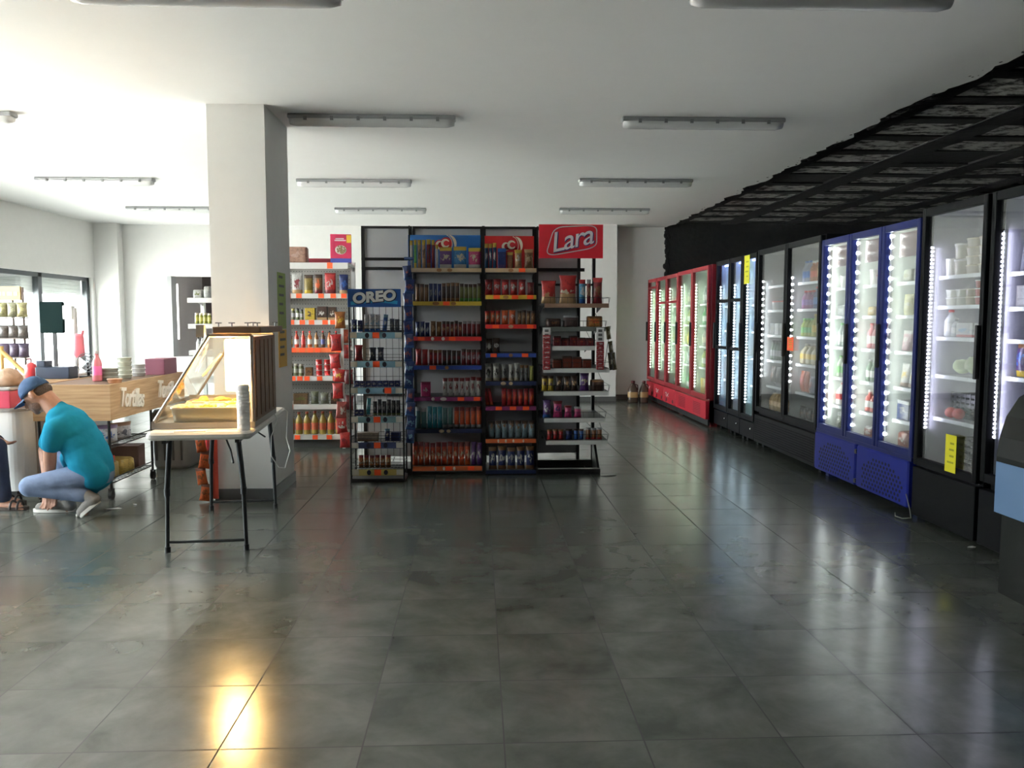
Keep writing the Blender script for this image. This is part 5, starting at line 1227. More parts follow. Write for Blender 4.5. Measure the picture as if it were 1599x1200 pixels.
# trays of snacks inside
M_tray = mat('aluminium_tray', (0.55, 0.50, 0.42), 0.35, 0.6)
def tl(x, y, z): 
    v = Matrix.Rotation(TA, 3, 'Z') @ Vector((x, y, z)); return (v.x-1.63, v.y+5.24, v.z+TZ)
tr = thing('baking_tray', 'deep metal tray at the near end of the snack warmer', 'tray', tl(0.0, -0.36, zb+0.003), TA)
def tray_mb(a, c, h):
    mb = MB(); t = 0.004
    mb.loft([(0, a*0.93, c*0.93, 8), (h*0.85, a, c, 8), (h*0.86, a*1.03, c*1.03, 8), (h, a*1.03, c*1.03, 8), (h, a*0.97, c*0.97, 8), (0.01, a*0.90, c*0.90, 8)], 24, cap=False)
    mb.box(-a*0.9, -c*0.88, 0, a*0.9, c*0.88, 0.008); return mb
tray_mb(0.20, 0.115, 0.085).build('pan', M_tray, tr)
t2 = thing('baking_tray', 'metal tray at the far end of the snack warmer', 'tray', tl(0.0, 0.0, zb+0.003), TA)
tray_mb(0.20, 0.115, 0.085).build('pan', M_tray, t2)
# golden fried snacks heaped in the trays
for j, (yy, nm) in enumerate(((-0.36, 'near'), (0.0, 'far'))):
    n_ = 0
    for k in range(14):
        x = -0.155+0.0238*k; h_ = 0.07+0.018*math.sin(k*1.3)
        L_ = 0.055
        a = random.uniform(-0.4, 0.4); y = yy+(0.035 if k % 2 else -0.035)
        mb = MB(); mb.tube([(-L_*0.8, 0, 0), (-L_*0.4, 0.004, 0.006), (0, 0, 0.009), (L_*0.4, -0.004, 0.006), (L_*0.8, 0, 0)], 0.0145, 0, 9)
        o = mb.build('fried_snack', mat('golden_pastry', (0.72, 0.42, 0.14), 0.6, bump=0.8, bscale=60, var=0.3), None, tl(x, y, zb+h_), TA+1.4+a)
        tag(o, 'golden fried roll, %s from left in the %s tray of the snack warmer' % (ORD[k], nm), 'snack', 'fried rolls in the snack warmer')
t = thing('cup_stack', 'tall white stack of foam cups at the table front corner', 'cups', tl(0.235, -0.575, 0.001), 0)
mb = MB(); z = 0; secs = []
for k in range(12): secs += [(k*0.02, 0.0352, 0.0352, 2), (k*0.02+0.014, 0.0354, 0.0354, 2), (k*0.02+0.015, 0.0358, 0.0358, 2), (k*0.02+0.0195, 0.0358, 0.0358, 2)]
secs += [(0.245, 0.037, 0.037, 2), (0.262, 0.031, 0.031, 2)]
mb.loft(secs, 20); mb.build('cups', mat('foam_white', (0.85, 0.84, 0.82), 0.6), t)
o = MB().box(-0.085, -0.035, 0, 0.085, 0.035, 0.004).build('napkin', mat('napkin_white', (0.85, 0.85, 0.84), 0.8), None, tl(-0.05, -0.60, 0.001), TA+0.05)
tag(o, 'flat white napkin on the near edge of the folding table', 'napkin')
cb_ = MB().tube([tl(0.30, 0.1, 0.012), tl(0.315, 0.12, -0.03), tl(0.26, 0.2, -0.15), tl(0.24, 0.3, -0.30), tl(0.27, 0.42, -0.40), tl(0.30, 0.5, -0.42), tl(0.335, 0.52, -0.30), tl(0.30, 0.60, -0.22), tl(0.31, 0.62, -0.03), tl(0.30, 0.5, 0.012)], 0.0035, 0, 6)
o = cb_.build('power_cable', mat('white_cable', (0.75, 0.75, 0.73), 0.5)); tag(o, 'thin white cable drooping from the snack warmer past the table legs', 'cable')
# orange snack bags on a strip at the pillar's left side
t = thing('clip_strip', 'red clip strip with orange bags at the left side of the pillar', 'strip', (-1.985, 6.05, 0.02))
MB().box(-0.01, -0.004, 0.0, 0.05, 0.0, 0.62).build('backing_strip', mat('strip_redorange', (0.55, 0.06, 0.03), 0.4), t)
for k in range(5):
    put('bag', '', 'snack bag', 0.085, 0.05, 0.13, [pack((0.85, 0.14, 0.02), (0.2, 0.05, 0.03), (0.3, 0.08, 0.02), None)], (-2.03-0.008*(k % 2), 6.02, 0.01+k*0.122), 0.2-0.3*(k % 2), 'orange snack bag hanging left of the pillar, %s from the floor' % ORD[k], 'orange bags beside the pillar', tilt=0.15*(-1)**k)

# ------------------------------------------------------------------ tortilla cart
WY0, WY1, WX0, WX1, WZ0_, WZ1_ = 6.12, 7.65, -3.30, -2.735, 0.60, 0.87
def wood_mat():
    m, nt, b = newmat('light_oak'); N = nt.nodes; L = nt.links
    tc = N.new('ShaderNodeTexCoord'); mp = N.new('ShaderNodeMapping'); mp.inputs['Scale'].default_value = (1.2, 1.2, 22); L.new(tc.outputs['Object'], mp.inputs[0])
    no = N.new('ShaderNodeTexNoise'); no.inputs['Scale'].default_value = 3; no.inputs['Detail'].default_value = 4; L.new(mp.outputs[0], no.inputs['Vector'])
    cr = N.new('ShaderNodeValToRGB'); L.new(no.outputs['Fac'], cr.inputs[0])
    cr.color_ramp.elements[0].position = 0.3; cr.color_ramp.elements[0].color = (0.42, 0.25, 0.12, 1); cr.color_ramp.elements[1].position = 0.7; cr.color_ramp.elements[1].color = (0.60, 0.40, 0.22, 1)
    L.new(cr.outputs[0], b.inputs['Base Color']); b.inputs['Roughness'].default_value = 0.5
    return m
M_oak = wood_mat()
ct = thing('serving_cart', 'oak-boxed black wheeled cart lettered Tortillas behind the crouching man', 'cart', (-3.02, 6.88, 0))
def L3(x, y, z): return (x+3.02, y-6.88, z)
a = L3(WX0, WY0, WZ0_); b_ = L3(WX1, WY1, WZ1_)
MB().box(a[0], a[1], a[2], b_[0], a[1]+0.02, b_[2]).box(a[0], b_[1]-0.02, a[2], b_[0], b_[1], b_[2]).box(b_[0]-0.02, a[1]+0.02, a[2], b_[0], b_[1]-0.02, b_[2]).box(a[0], a[1]+0.02, a[2], a[0]+0.02, b_[1]-0.02, b_[2]).build('wooden_box', M_oak, ct)
MB().box(a[0]+0.02, a[1]+0.02, b_[2]-0.03, b_[0]-0.02, b_[1]-0.02, b_[2]-0.005).build('top_board', mat('brown_board', (0.15, 0.09, 0.06), 0.5), ct)
for (y, sc) in ((6.48, 1.0), (7.22, 1.0)):
    text_mesh('lettering', 'Tortillas', 0.205, mat('letter_cream', (0.92, 0.86, 0.76), 0.5), ct, L3(WX1+0.006, y, 0.735), (PI/2, math.radians(6), PI/2), 0.008, 0.25, 0.004, 0.92, 0.72)
for (x, y) in ((-3.27, 6.14), (-2.76, 6.14), (-3.27, 6.92), (-2.76, 6.92)):
    p_ = MB().tube([L3(x, y, 0.075), L3(x, y, 0.60)], 0.011, 0, 8).build('post', M_black, ct)
    q = L3(x, y, 0.04)
    MB().tube([(q[0]-0.012, q[1], 0.036), (q[0]+0.012, q[1], 0.036)], 0.035, 0, 16).box(q[0]-0.018, q[1]-0.012, 0.036, q[0]-0.013, q[1]+0.012, 0.085).box(q[0]+0.013, q[1]-0.012, 0.036, q[0]+0.018, q[1]+0.012, 0.085).build('caster', M_blackp, p_)
for z in (0.12, 0.39):
    mb = MB()
    for k in range(14): mb.tube([L3(-3.27, 6.14+k*0.06, z), L3(-2.76, 6.14+k*0.06, z)], 0.003, 0, 5)
    for x in (-3.27, -2.76):
        for dz in (0, 0.035): mb.tube([L3(x, 6.14, z+dz), L3(x, 6.92, z+dz)], 0.005, 0, 6)
    for y in (6.14, 6.92): mb.tube([L3(-3.27, y, z), L3(-2.76, y, z)], 0.005, 0, 6)
    mb.build('wire_shelf', M_black, ct)
def small(kind, label, cat, w_, d, h, m, loc, rz=0.0, group=None, name=None):
    o = put(kind, '', cat, w_, d, h, m, loc, rz, label, group)
    if name: o.name = name
    return o
small('bag', 'crumpled silver and blue bag on the middle shelf of the cart', 'bag', 0.16, 0.14, 0.15, [pack((0.8, 0.82, 0.9), (0.4, 0.3, 0.5), (0.1, 0.2, 0.6), WHT)], (-2.84, 6.28, 0.40), 0.5)
small('bag', 'crumpled clear and brown bag beside the silver one on the cart', 'bag', 0.18, 0.14, 0.14, [pack((0.75, 0.75, 0.8), (0.5, 0.3, 0.2), (0.15, 0.15, 0.2), SIL)], (-2.84, 6.52, 0.40), 0.9)
small('brick', 'yellow filled bag on the bottom shelf of the cart', 'bag', 0.22, 0.24, 0.13, [pack((0.55, 0.40, 0.12), None, (0.65, 0.55, 0.3), (0.35, 0.4, 0.25))], (-2.90, 6.30, 0.127), 0.2)
small('brick', 'yellow and green filled bag behind the first on the cart bottom', 'bag', 0.22, 0.20, 0.12, [pack((0.60, 0.42, 0.10), None, (0.2, 0.22, 0.1), None)], (-2.90, 6.56, 0.127), -0.2)
small('box', 'flat red box lying on the yellow bag of the cart', 'box', 0.14, 0.12, 0.04, [mat('flat_red', (0.65, 0.04, 0.03), 0.4)], (-2.88, 6.30, 0.258), 0.3)
small('box', 'dark brown carton on the bottom shelf of the cart', 'box', 0.24, 0.17, 0.19, [mat('carton_brown', (0.10, 0.06, 0.05), 0.7)], (-2.92, 6.80, 0.127), 0.1)
# grey bin
t = thing('storage_bin', 'large grey plastic bin with rounded corners behind the cart', 'bin', (-2.80, 7.62, 0))
mb = MB().loft([(0.0, 0.15, 0.2, 5), (0.03, 0.165, 0.215, 5), (0.42, 0.175, 0.225, 5), (0.44, 0.185, 0.235, 5), (0.50, 0.185, 0.235, 5), (0.53, 0.16, 0.21, 4)], 28); mb.build('tub', mat('bin_grey', (0.20, 0.20, 0.20), 0.5), t)
mb = MB()
for k in range(4): mb.box(-0.12+k*0.075, -0.228, 0.08, -0.105+k*0.075, -0.213, 0.38)
mb.build('rib', mat('bin_dark', (0.06, 0.06, 0.06), 0.5), t)
# tub stacks on the cart top
top = WZ1_-0.004
def tubs(label, px_, Y, n_, r, h, c):
    for k in range(n_): small('tub', '%s, %s from bottom' % (label, ORD[k]), 'tub', r*2, r*2, h, P3(c, c, tuple(min(1, v*1.1) for v in c)), (ax(px_, Y), Y, top+0.001+k*(h+0.001)), 0, 'tubs stacked on the cart')
tubs('flat grey lid tub in the left stack on the cart', 170, 6.62, 3, 0.07, 0.032, (0.42, 0.42, 0.38))
tubs('greenish white tub in the tall stack on the cart', 194, 6.85, 5, 0.058, 0.034, (0.55, 0.58, 0.50))
tubs('pale grey tub in the rear stack on the cart', 216, 7.1, 3, 0.055, 0.034, (0.50, 0.50, 0.50))
tubs('small orange-tan tub at the cart box corner', 178, 6.32, 1, 0.055, 0.035, (0.60, 0.32, 0.20))
small('box', 'dark maroon box at the far end of the cart top', 'box', 0.17, 0.3, 0.14, [mat('box_maroon', (0.22, 0.07, 0.11), 0.5)], (-2.86, 7.44, top), 0)
small('bottle', 'pink bottle with a bright pink base standing on the cart', 'bottle', 0.075, 0.075, 0.24, P3((0.75, 0.22, 0.25), (0.85, 0.15, 0.40), (0.6, 0.5, 0.5)), (ax(151, 6.55), 6.55, top), 0)
# wedge stick leaning from the cart
o = MB().tube([(-2.83, 6.00, 0.155), (-2.80, 5.85, 0.06), (-2.72, 5.66, 0.012), (-2.76, 5.60, 0.010)], 0.010, 0, 6).build('strap', mat('pale_strap', (0.50, 0.48, 0.44), 0.7)); tag(o, 'pale strap trailing from the cart to the man\'s heel', 'strap')
# ------------------------------------------------------------------ white counter with the things on it
t = thing('counter', 'white curved service counter with grey top edge at the left', 'counter', (-4.3, 6.6, 0))
x0, x1, y0, y1 = -0.9, 0.85, -0.32, 0.10
pts = [(x0, y0), (x1-0.12, y0)]+[(x1-0.12+0.12*math.sin(PI/2*i/8), y0+0.12-0.12*math.cos(PI/2*i/8)) for i in range(1, 9)]+[(x1, y1), (x0, y1)]
def prism(mb, pts, z0, z1, mi=0):
    k = len(pts); mb.add([(x, y, z0) for x, y in pts]+[(x, y, z1) for x, y in pts], [tuple(range(k))[::-1], tuple(range(k, 2*k))]+[(i, (i+1) % k, (i+1) % k+k, i+k) for i in range(k)], mi); return mb
prism(MB(), pts, 0.04, 0.655).build('front_panel', mat('counter_white', (0.85, 0.85, 0.84), 0.4), t)
prism(MB(), [(x*1.0+(0.015 if x > 0 else 0), y-(0.015 if y < 0 else 0)) for x, y in pts], 0.655, 0.675).build('top_slab', mat('counter_grey', (0.30, 0.28, 0.27), 0.4), t)
MB().box(x1+0.001, y0+0.14, 0.04, x1+0.012, y1, 0.655).build('grey_end', mat('counter_end', (0.36, 0.32, 0.30), 0.5), t)
MB().box(x0, y0+0.03, 0, x1-0.1, y1, 0.04).build('plinth', M_blackp, t)
t = thing('back_counter', 'higher white counter behind the curved one, holding the till', 'counter', (-4.2, 7.2, 0))
MB().box(-1.0, -0.25, 0.03, 0.86, 0.3, 0.83).build('cabinet', mat('counter_white', (0.85, 0.85, 0.84), 0.4), t)
MB().box(-1.02, -0.27, 0.83, 0.88, 0.32, 0.855).build('worktop', mat('counter_wood', (0.40, 0.27, 0.16), 0.4), t)
KZ = 0.856
small('box', 'crimson case standing on the curved counter at the left edge', 'box', 0.75, 0.30, 0.13, [mat('case_crimson', (0.45, 0.03, 0.07), 0.4)], (-3.95, 6.47, 0.676))
t = thing('bread_tray', 'grey metal tray on the crimson case', 'tray', (-3.92, 6.47, 0.807))
MB().rbox(-0.35, -0.14, 0, 0.35, 0.14, 0.03, 0.02).build('pan', mat('tray_grey', (0.35, 0.34, 0.33), 0.4, 0.5), t)
for k, (x, r) in enumerate([(-3.66, 0.085), (-3.875, 0.09), (-4.09, 0.085)]):
    mb = MB().loft([(0, r*0.8, r*0.9, 3), (0.3*r, r*1.05, r*1.2, 3), (0.9*r, r, r*1.15, 2.6), (1.4*r, r*0.7, r*0.85, 2.2), (1.65*r, r*0.25, r*0.3, 2)], 20)
    o = mb.build('bread_bag', mat('bread_tan', (0.42, 0.27, 0.18), 0.5, bump=0.9, bscale=25, var=0.3), None, (x, 6.47, 0.838), 0.3*k); tag(o, 'brown bagged bread heap, %s on the metal tray' % ['right', 'middle', 'left'][k], 'bread', 'bread bags on the tray')
# red pump bottle
t = thing('pump_bottle', 'red round-shouldered pump bottle on the back counter', 'bottle', (ax(48, 7.05), 7.05, KZ))
MB().loft([(0, 0.045, 0.045, 2), (0.01, 0.05, 0.05, 2), (0.08, 0.05, 0.05, 2), (0.11, 0.042, 0.042, 2), (0.13, 0.022, 0.022, 2), (0.135, 0.012, 0.012, 2)], 20).build('body', mat('sauce_red', (0.65, 0.06, 0.07), 0.25), t)
MB().tube([(0, 0, 0.13), (0, 0, 0.165)], 0.007, 0, 8).tube([(0, 0, 0.165), (-0.03, 0, 0.162)], 0.008, 0, 8).build('pump', mat('pump_dark', (0.15, 0.05, 0.06), 0.4), t)
# till: terminal, pole with display, screen
t = thing('till_terminal', 'dark till printer block with a raised left end on the counter', 'till', (ax(88, 7.02), 7.02, KZ))
MB().rbox(-0.14, -0.08, 0, 0.14, 0.08, 0.10, 0.01).build('body', mat('till_navy', (0.03, 0.045, 0.08), 0.4), t)
MB().rbox(-0.135, -0.07, 0.10, -0.06, 0.06, 0.15, 0.01).build('printer_head', mat('till_navy', (0.03, 0.045, 0.08), 0.4), t)
t = thing('scale_pole', 'white scale pole with display head on the back counter', 'scale', (ax(119, 7.28), 7.28, KZ))
MB().rbox(-0.08, -0.08, 0, 0.08, 0.08, 0.03, 0.01).build('foot_plate', mat('scale_grey', (0.5, 0.5, 0.48), 0.4), t)
MB().tube([(0, 0, 0.03), (0, 0, 0.60)], 0.022, 0, 12).build('pole', mat('scale_white', (0.62, 0.62, 0.60), 0.4), t)
MB().rbox(-0.09, -0.03, 0.50, 0.0, 0.02, 0.62, 0.01).build('display_head', mat('scale_white', (0.62, 0.62, 0.60), 0.4), t)
t = thing('monitor', 'dark green-black square monitor seen from behind above the counter', 'monitor', (ax(84, 7.1), 7.34, KZ))
Y = 7.34; xa, xb = ax(66, Y)-ax(84, 7.1), ax(103, Y)-ax(84, 7.1)
MB().rbox(xa, -0.02, az(520, Y)-KZ, xb, 0.02, az(472, Y)-KZ, 0.015, axis='y').build('screen', M_mon, t)
MB().box((xa+xb)/2-0.015, 0.02, 0.02, (xa+xb)/2+0.015, 0.04, az(500, Y)-KZ).box((xa+xb)/2-0.08, -0.05, 0, (xa+xb)/2+0.08, 0.1, 0.02).build('stand', M_blackp, t)
o = MB().loft([(0, 0.02, 0.01, 2), (0.03, 0.045, 0.02, 2), (0.12, 0.042, 0.02, 2), (0.18, 0.04, 0.018, 2), (0.21, 0.02, 0.012, 2)], 14).tube([(0.02, 0, 0.17), (0.035, 0, 0.235)], 0.012, 0, 8).build('rubber_glove', mat('glove_pink', (0.80, 0.20, 0.25), 0.4), None, (ax(124, 7.12), 7.12, az(558, 7.12)), 0.3)
tag(o, 'pink glove-shaped bag hanging on the white scale pole', 'glove')
t = thing('desk_fan', 'small grey fan wheel on the counter beside the pink bottle', 'fan', (ax(135, 7.05), 7.05, KZ))
mb = MB()
for r in (0.03, 0.055, 0.08):
    mb.tube([(r*math.cos(2*PI*i/20), -0.01, 0.13+r*math.sin(2*PI*i/20)) for i in range(21)], 0.0035, 0, 5)
for i in range(12): mb.tube([(0.02*math.cos(PI*i/6), -0.012, 0.13+0.02*math.sin(PI*i/6)), (0.08*math.cos(PI*i/6), -0.01, 0.13+0.08*math.sin(PI*i/6))], 0.002, 0, 4)
mb.build('grille', M_grey, t)
mb = MB()
for i in range(3):
    a = 2*PI*i/3; mb.add([(0.012*math.cos(a), 0.0, 0.13+0.012*math.sin(a)), (0.07*math.cos(a-0.4), 0.012, 0.13+0.07*math.sin(a-0.4)), (0.072*math.cos(a+0.4), -0.004, 0.13+0.072*math.sin(a+0.4))], [(0, 1, 2), (2, 1, 0)])
mb.build('blades', mat('fan_blade', (0.3, 0.32, 0.33), 0.4), t)
MB().tube([(0, 0.02, 0.13), (0, 0.03, 0.02)], 0.012, 0, 8).rbox(-0.05, -0.04, 0, 0.05, 0.06, 0.02, 0.01).build('stand', M_blackp, t)
# snack stand by the window
t = thing('snack_stand', 'tall snack stand with a wooden sign in front of the window', 'stand', (ax(22, 7.9), 7.9, 0))
def sx2(p): return ax(p, 7.9)-ax(22, 7.9)
for p_ in (-12, 24, 40): MB().tube([(sx2(p_), 0, 0), (sx2(p_), 0, az(450, 7.9))], 0.011, 0, 8).build('post', mat('stand_brown', (0.16, 0.12, 0.10), 0.5), t)
MB().box(sx2(-14), -0.02, az(470, 7.9), sx2(38), 0.0, az(449, 7.9)).build('sign_board', mat('sign_wood', (0.60, 0.42, 0.20), 0.5), t)
mb = MB()
for k, (a_, b__) in enumerate(((-8, 0), (3, 9), (11, 15), (18, 26), (28, 34))): mb.box(sx2(a_), -0.023, az(463, 7.9), sx2(b__), -0.02, az(457, 7.9))
mb.build('sign_lettering', mat('sign_letter', (0.75, 0.6, 0.35), 0.5), t)
for y in (496, 527, 556): MB().box(sx2(-14), -0.16, az(y, 7.9)-0.01, sx2(48), 0.0, az(y, 7.9)).build('tray', mat('stand_brown', (0.16, 0.12, 0.10), 0.5), t)
MB().box(sx2(-14), -0.2, 0, sx2(48), 0.15, 0.04).build('base', mat('stand_brown', (0.16, 0.12, 0.10), 0.5), t)
for r_, (yb, h, cols, nm) in enumerate([(496, 0.14, [(0.55, 0.50, 0.25), (0.40, 0.38, 0.18), (0.45, 0.45, 0.30)], 'top'), (527, 0.12, [(0.20, 0.18, 0.17)]*3, 'middle'), (556, 0.13, [(0.16, 0.12, 0.20)]*3, 'bottom')]):
    for k in range(4):
        c_ = cols[k % 3]; xx = ax(-5+15*k, 7.84)
        put('bag', '', 'snack bag', 0.098, 0.06, h, [pack(c_, None, tuple(v*1.5 for v in c_), None)], (xx, 7.82, az(yb, 7.9)+0.001), 0.1*(k-1), 'bag on the %s tray of the snack stand, %s from left' % (nm, ORD[k]), 'bags on the snack stand')
o = MB().tube([(ax(0, 7.6), 7.6, az(545, 7.6)), (ax(48, 7.6), 7.6, az(590, 7.6))], 0.022, 0, 4).tube([(ax(3, 7.6), 7.6, az(540, 7.6)), (ax(3, 7.6), 7.6, 0.0)], 0.02, 0, 4).tube([(ax(48, 7.6), 7.6, az(588, 7.6)), (ax(48, 7.6), 7.6, 0.0)], 0.02, 0, 4).build('wooden_trestle', mat('trestle_wood', (0.62, 0.42, 0.15), 0.5)); tag(o, 'yellow wooden trestle with a slanting top bar behind the counter', 'trestle')

# ------------------------------------------------------------------ people
def remesh(o, vox, smooth=6):
    r = o.modifiers.new('remesh', 'REMESH'); r.mode = 'VOXEL'; r.voxel_size = vox; r.use_smooth_shade = True
    s_ = o.modifiers.new('smooth', 'SMOOTH'); s_.factor = 0.5; s_.iterations = smooth
    return o
M_skin = mat('skin', (0.42, 0.22, 0.15), 0.55, bump=0.1, bscale=80, var=0.1)
M_shirt = mat('turquoise_shirt', (0.010, 0.21, 0.34), 0.95, bump=0.8, bscale=9, var=0.25, spec=0.15)
M_jeans = mat('faded_jeans', (0.16, 0.22, 0.36), 0.85, bump=0.6, bscale=18, var=0.3)
M_shoe = mat('grey_shoe', (0.20, 0.19, 0.18), 0.7, bump=0.3, bscale=60); M_sole = mat('white_sole', (0.72, 0.70, 0.66), 0.6)
man = thing('person', 'person in turquoise shirt, jeans and blue cap crouching before the counter', 'person', (-2.9, 5.66, 0))
def wp(px_, py_, Y):
    v = at(px_, py_, Y); return Vector((v.x+2.9, v.y-5.66, v.z))
YN, YM, YFar = 5.53, 5.66, 5.80
def hand(mb, wrist, palm_dir, side, curl=0.5):
    """palm and five separate bent fingers"""
    d = Vector(palm_dir).normalized(); sd = Vector(side).normalized(); nrm = d.cross(sd).normalized()
    w_ = Vector(wrist)
    for k in range(4):
        u = (k-1.5)*0.021; base = w_+d*0.085+sd*u
        mb.caps(w_+d*0.01+sd*u*0.5, base, 0.017, 0.013, 0)
        ln = [0.040, 0.045, 0.042, 0.033][k]
        p1 = base+(d*math.cos(curl*0.6)+nrm*math.sin(curl*0.6))*ln
        p2 = p1+(d*math.cos(curl*1.6)+nrm*math.sin(curl*1.6))*ln*0.7
        p3 = p2+(d*math.cos(curl*2.3)+nrm*math.sin(curl*2.3))*ln*0.5
        mb.caps(base, p1, 0.0095, 0.009); mb.caps(p1, p2, 0.009, 0.0082); mb.caps(p2, p3, 0.0082, 0.007)
    tb = w_+d*0.025-sd*0.032; t1 = tb+(d*0.7-sd*0.7+nrm*0.3).normalized()*0.038; t2 = t1+(d*0.9-sd*0.2+nrm*0.5).normalized()*0.03
    mb.caps(w_+d*0.02-sd*0.01, tb, 0.017, 0.013); mb.caps(tb, t1, 0.012, 0.010); mb.caps(t1, t2, 0.010, 0.008)
hc = wp(57, 614, YM)
fd = Vector((-0.80, 0.0, -0.60)).normalized()      # where the face looks: left and down
hu = Vector((-0.60, 0.0, 0.80)).normalized(); hs = Vector((0, 1, 0))
HR = Matrix((fd, hs, hu)).transposed()
def hp(f, s_, u): return hc+fd*f+hs*s_+hu*u
mb = MB()
mb.sphere(hc, 0.092, 0, 18, 12, (1.05, 0.82, 1.05), HR)
mb.sphere(hp(0.03, 0, -0.055), 0.068, 0, 14, 10, (1.0, 0.85, 1.1), HR)      # jaw
mb.sphere(hp(0.075, 0, -0.095), 0.026, 0, 10, 8)                                # chin
mb.caps(hp(0.088, 0, 0.0), hp(0.112, 0, -0.038), 0.010, 0.015)                   # nose
mb.sphere(hp(0.098, 0.012, -0.042), 0.010); mb.sphere(hp(0.098, -0.012, -0.042), 0.010)
mb.caps(hp(0.092, -0.022, -0.066), hp(0.092, 0.022, -0.066), 0.008, 0.008)       # lips
mb.caps(hp(0.083, -0.04, 0.014), hp(0.083, 0.04, 0.014), 0.011, 0.011)            # brow
for s_ in (-1, 1):
    mb.sphere(hp(-0.004, s_*0.082, -0.012), 0.030, 0, 12, 8, (0.62, 0.35, 1.05), HR)
    mb.sphere(hp(-0.012, s_*0.09, -0.010), 0.022, 0, 12, 8, (0.7, 0.3, 1.2), HR)
mb.caps(hp(-0.03, 0, -0.05), wp(92, 645, YM), 0.058, 0.068)
# trunk under the shirt, arms, legs: one surface
mb.caps(wp(96, 655, YM), wp(120, 680, YM), 0.085, 0.10); mb.caps(wp(120, 680, YM), wp(145, 735, YM), 0.10, 0.10)
NS, NE, NW = wp(86, 672, 5.50), wp(78, 702, 5.50), wp(78, 758, 5.62)
mb.caps(wp(98, 655, YM), NS, 0.07, 0.055); mb.caps(NS, NE, 0.050, 0.042); mb.caps(NE, NE.lerp(NW, 0.35), 0.043, 0.041); mb.caps(NE.lerp(NW, 0.35), NW, 0.041, 0.026)
FS, FE, FWr = wp(86, 668, 5.83), wp(70, 705, 5.84), wp(74, 758, 5.72)
mb.caps(wp(98, 655, YM), FS, 0.07, 0.055); mb.caps(FS, FE, 0.05, 0.042); mb.caps(FE, FWr, 0.042, 0.026)
hand(mb, NW, (0.05, 0.05, -1), (1, 0.1, 0)); hand(mb, FWr, (0.05, -0.05, -1), (1, -0.1, 0))
NH, NK, NA = wp(142, 740, YN+0.03), wp(48, 760, YN-0.02), wp(140, 775, YN+0.01)
FH, FK, FA = wp(140, 736, YFar-0.03), wp(94, 706, YFar), wp(104, 782, YFar-0.04)
for h_, k_, a_ in ((NH, NK, NA), (FH, FK, FA)):
    mb.caps(wp(143, 737, YM), h_, 0.09, 0.07); mb.caps(h_, k_, 0.065, 0.05); mb.caps(k_, a_, 0.048, 0.034)
mb.caps(NA, wp(133, 800, YN), 0.033, 0.026); mb.caps(FA, wp(106, 796, YFar-0.04), 0.034, 0.032); mb.caps(wp(106, 795, YFar-0.04), wp(66, 798, YFar-0.04), 0.03, 0.02)
body = remesh(mb.build('body', M_skin, man), 0.0065, 3)
# eyes and beard
mb = MB()
for s_ in (-1, 1): mb.sphere(hp(0.087, s_*0.032, -0.006), 0.010, 0, 10, 8)
mb.build('eye', mat('eye_dark', (0.05, 0.03, 0.02), 0.2), man) if False else None
for s_ in (-1, 1): MB().sphere(hp(0.086, s_*0.030, -0.006), 0.011, 0, 10, 8).build('eye', mat('eye_dark', (0.04, 0.025, 0.02), 0.2), man)
mb = MB(); mb.sphere(hp(0.038, 0, -0.068), 0.066, 0, 16, 10, (0.98, 0.93, 0.85), HR); mb.sphere(hp(0.074, 0, -0.098), 0.027, 0, 10, 8)
MBe = mb.build('beard', mat('stubble', (0.16, 0.10, 0.08), 0.9, bump=0.8, bscale=120, var=0.3), man); remesh(MBe, 0.006, 3)
mb = MB(); mb.sphere(hp(-0.032, 0, -0.010), 0.078, 0, 16, 10, (0.95, 0.98, 0.72), HR); remesh(mb.build('hair', mat('hair_short', (0.07, 0.05, 0.042), 0.8, bump=1.0, bscale=90, var=0.4), man), 0.007, 2)
# cap: dome and brim
mb = MB(); nseg = 24; rows = 8; vs = []
for j in range(rows+1):
    ph = PI/2*j/rows
    for i in range(nseg):
        th = 2*PI*i/nseg
        p_ = hc + fd*(0.105*math.cos(ph)*math.cos(th)) + hs*(0.088*math.cos(ph)*math.sin(th)) + hu*(0.012+0.108*math.sin(ph))
        vs.append(tuple(p_))
mb.add(vs, [(j*nseg+i, j*nseg+(i+1) % nseg, (j+1)*nseg+(i+1) % nseg, (j+1)*nseg+i) for j in range(rows) for i in range(nseg)], 0, True)
M_cap = mat('cap_blue', (0.022, 0.065, 0.16), 0.8, bump=0.3, bscale=120)
cap = mb.build('cap', M_cap, man); so_ = cap.modifiers.new('thick', 'SOLIDIFY'); so_.thickness = 0.004; so_.offset = 1
mb = MB(); vs = []
for k in range(2):
    for j in range(6):
        for i in range(13):
            th = math.radians(-62+124*i/12); r0 = 0.10+0.078*j/5*math.cos(th*0.9)**0.7
            p_ = hc+fd*(r0*math.cos(th)*1.04)+hs*(0.088*math.sin(th)*(1+0.02*j))+hu*(0.014-0.010*j/5-0.020*(math.sin(th)**2)-0.004*k)
            vs.append(tuple(p_))
fs = []
for k in range(2):
    for j in range(5):
        for i in range(12):
            q = (k*78+j*13+i, k*78+j*13+i+1, k*78+(j+1)*13+i+1, k*78+(j+1)*13+i); fs.append(q if k == 0 else q[::-1])
for i in range(12): fs.append((65+i, 65+i+1, 78+65+i+1, 78+65+i))
mb.add(vs, fs, 0, True); mb.build('cap_brim', M_cap, cap)
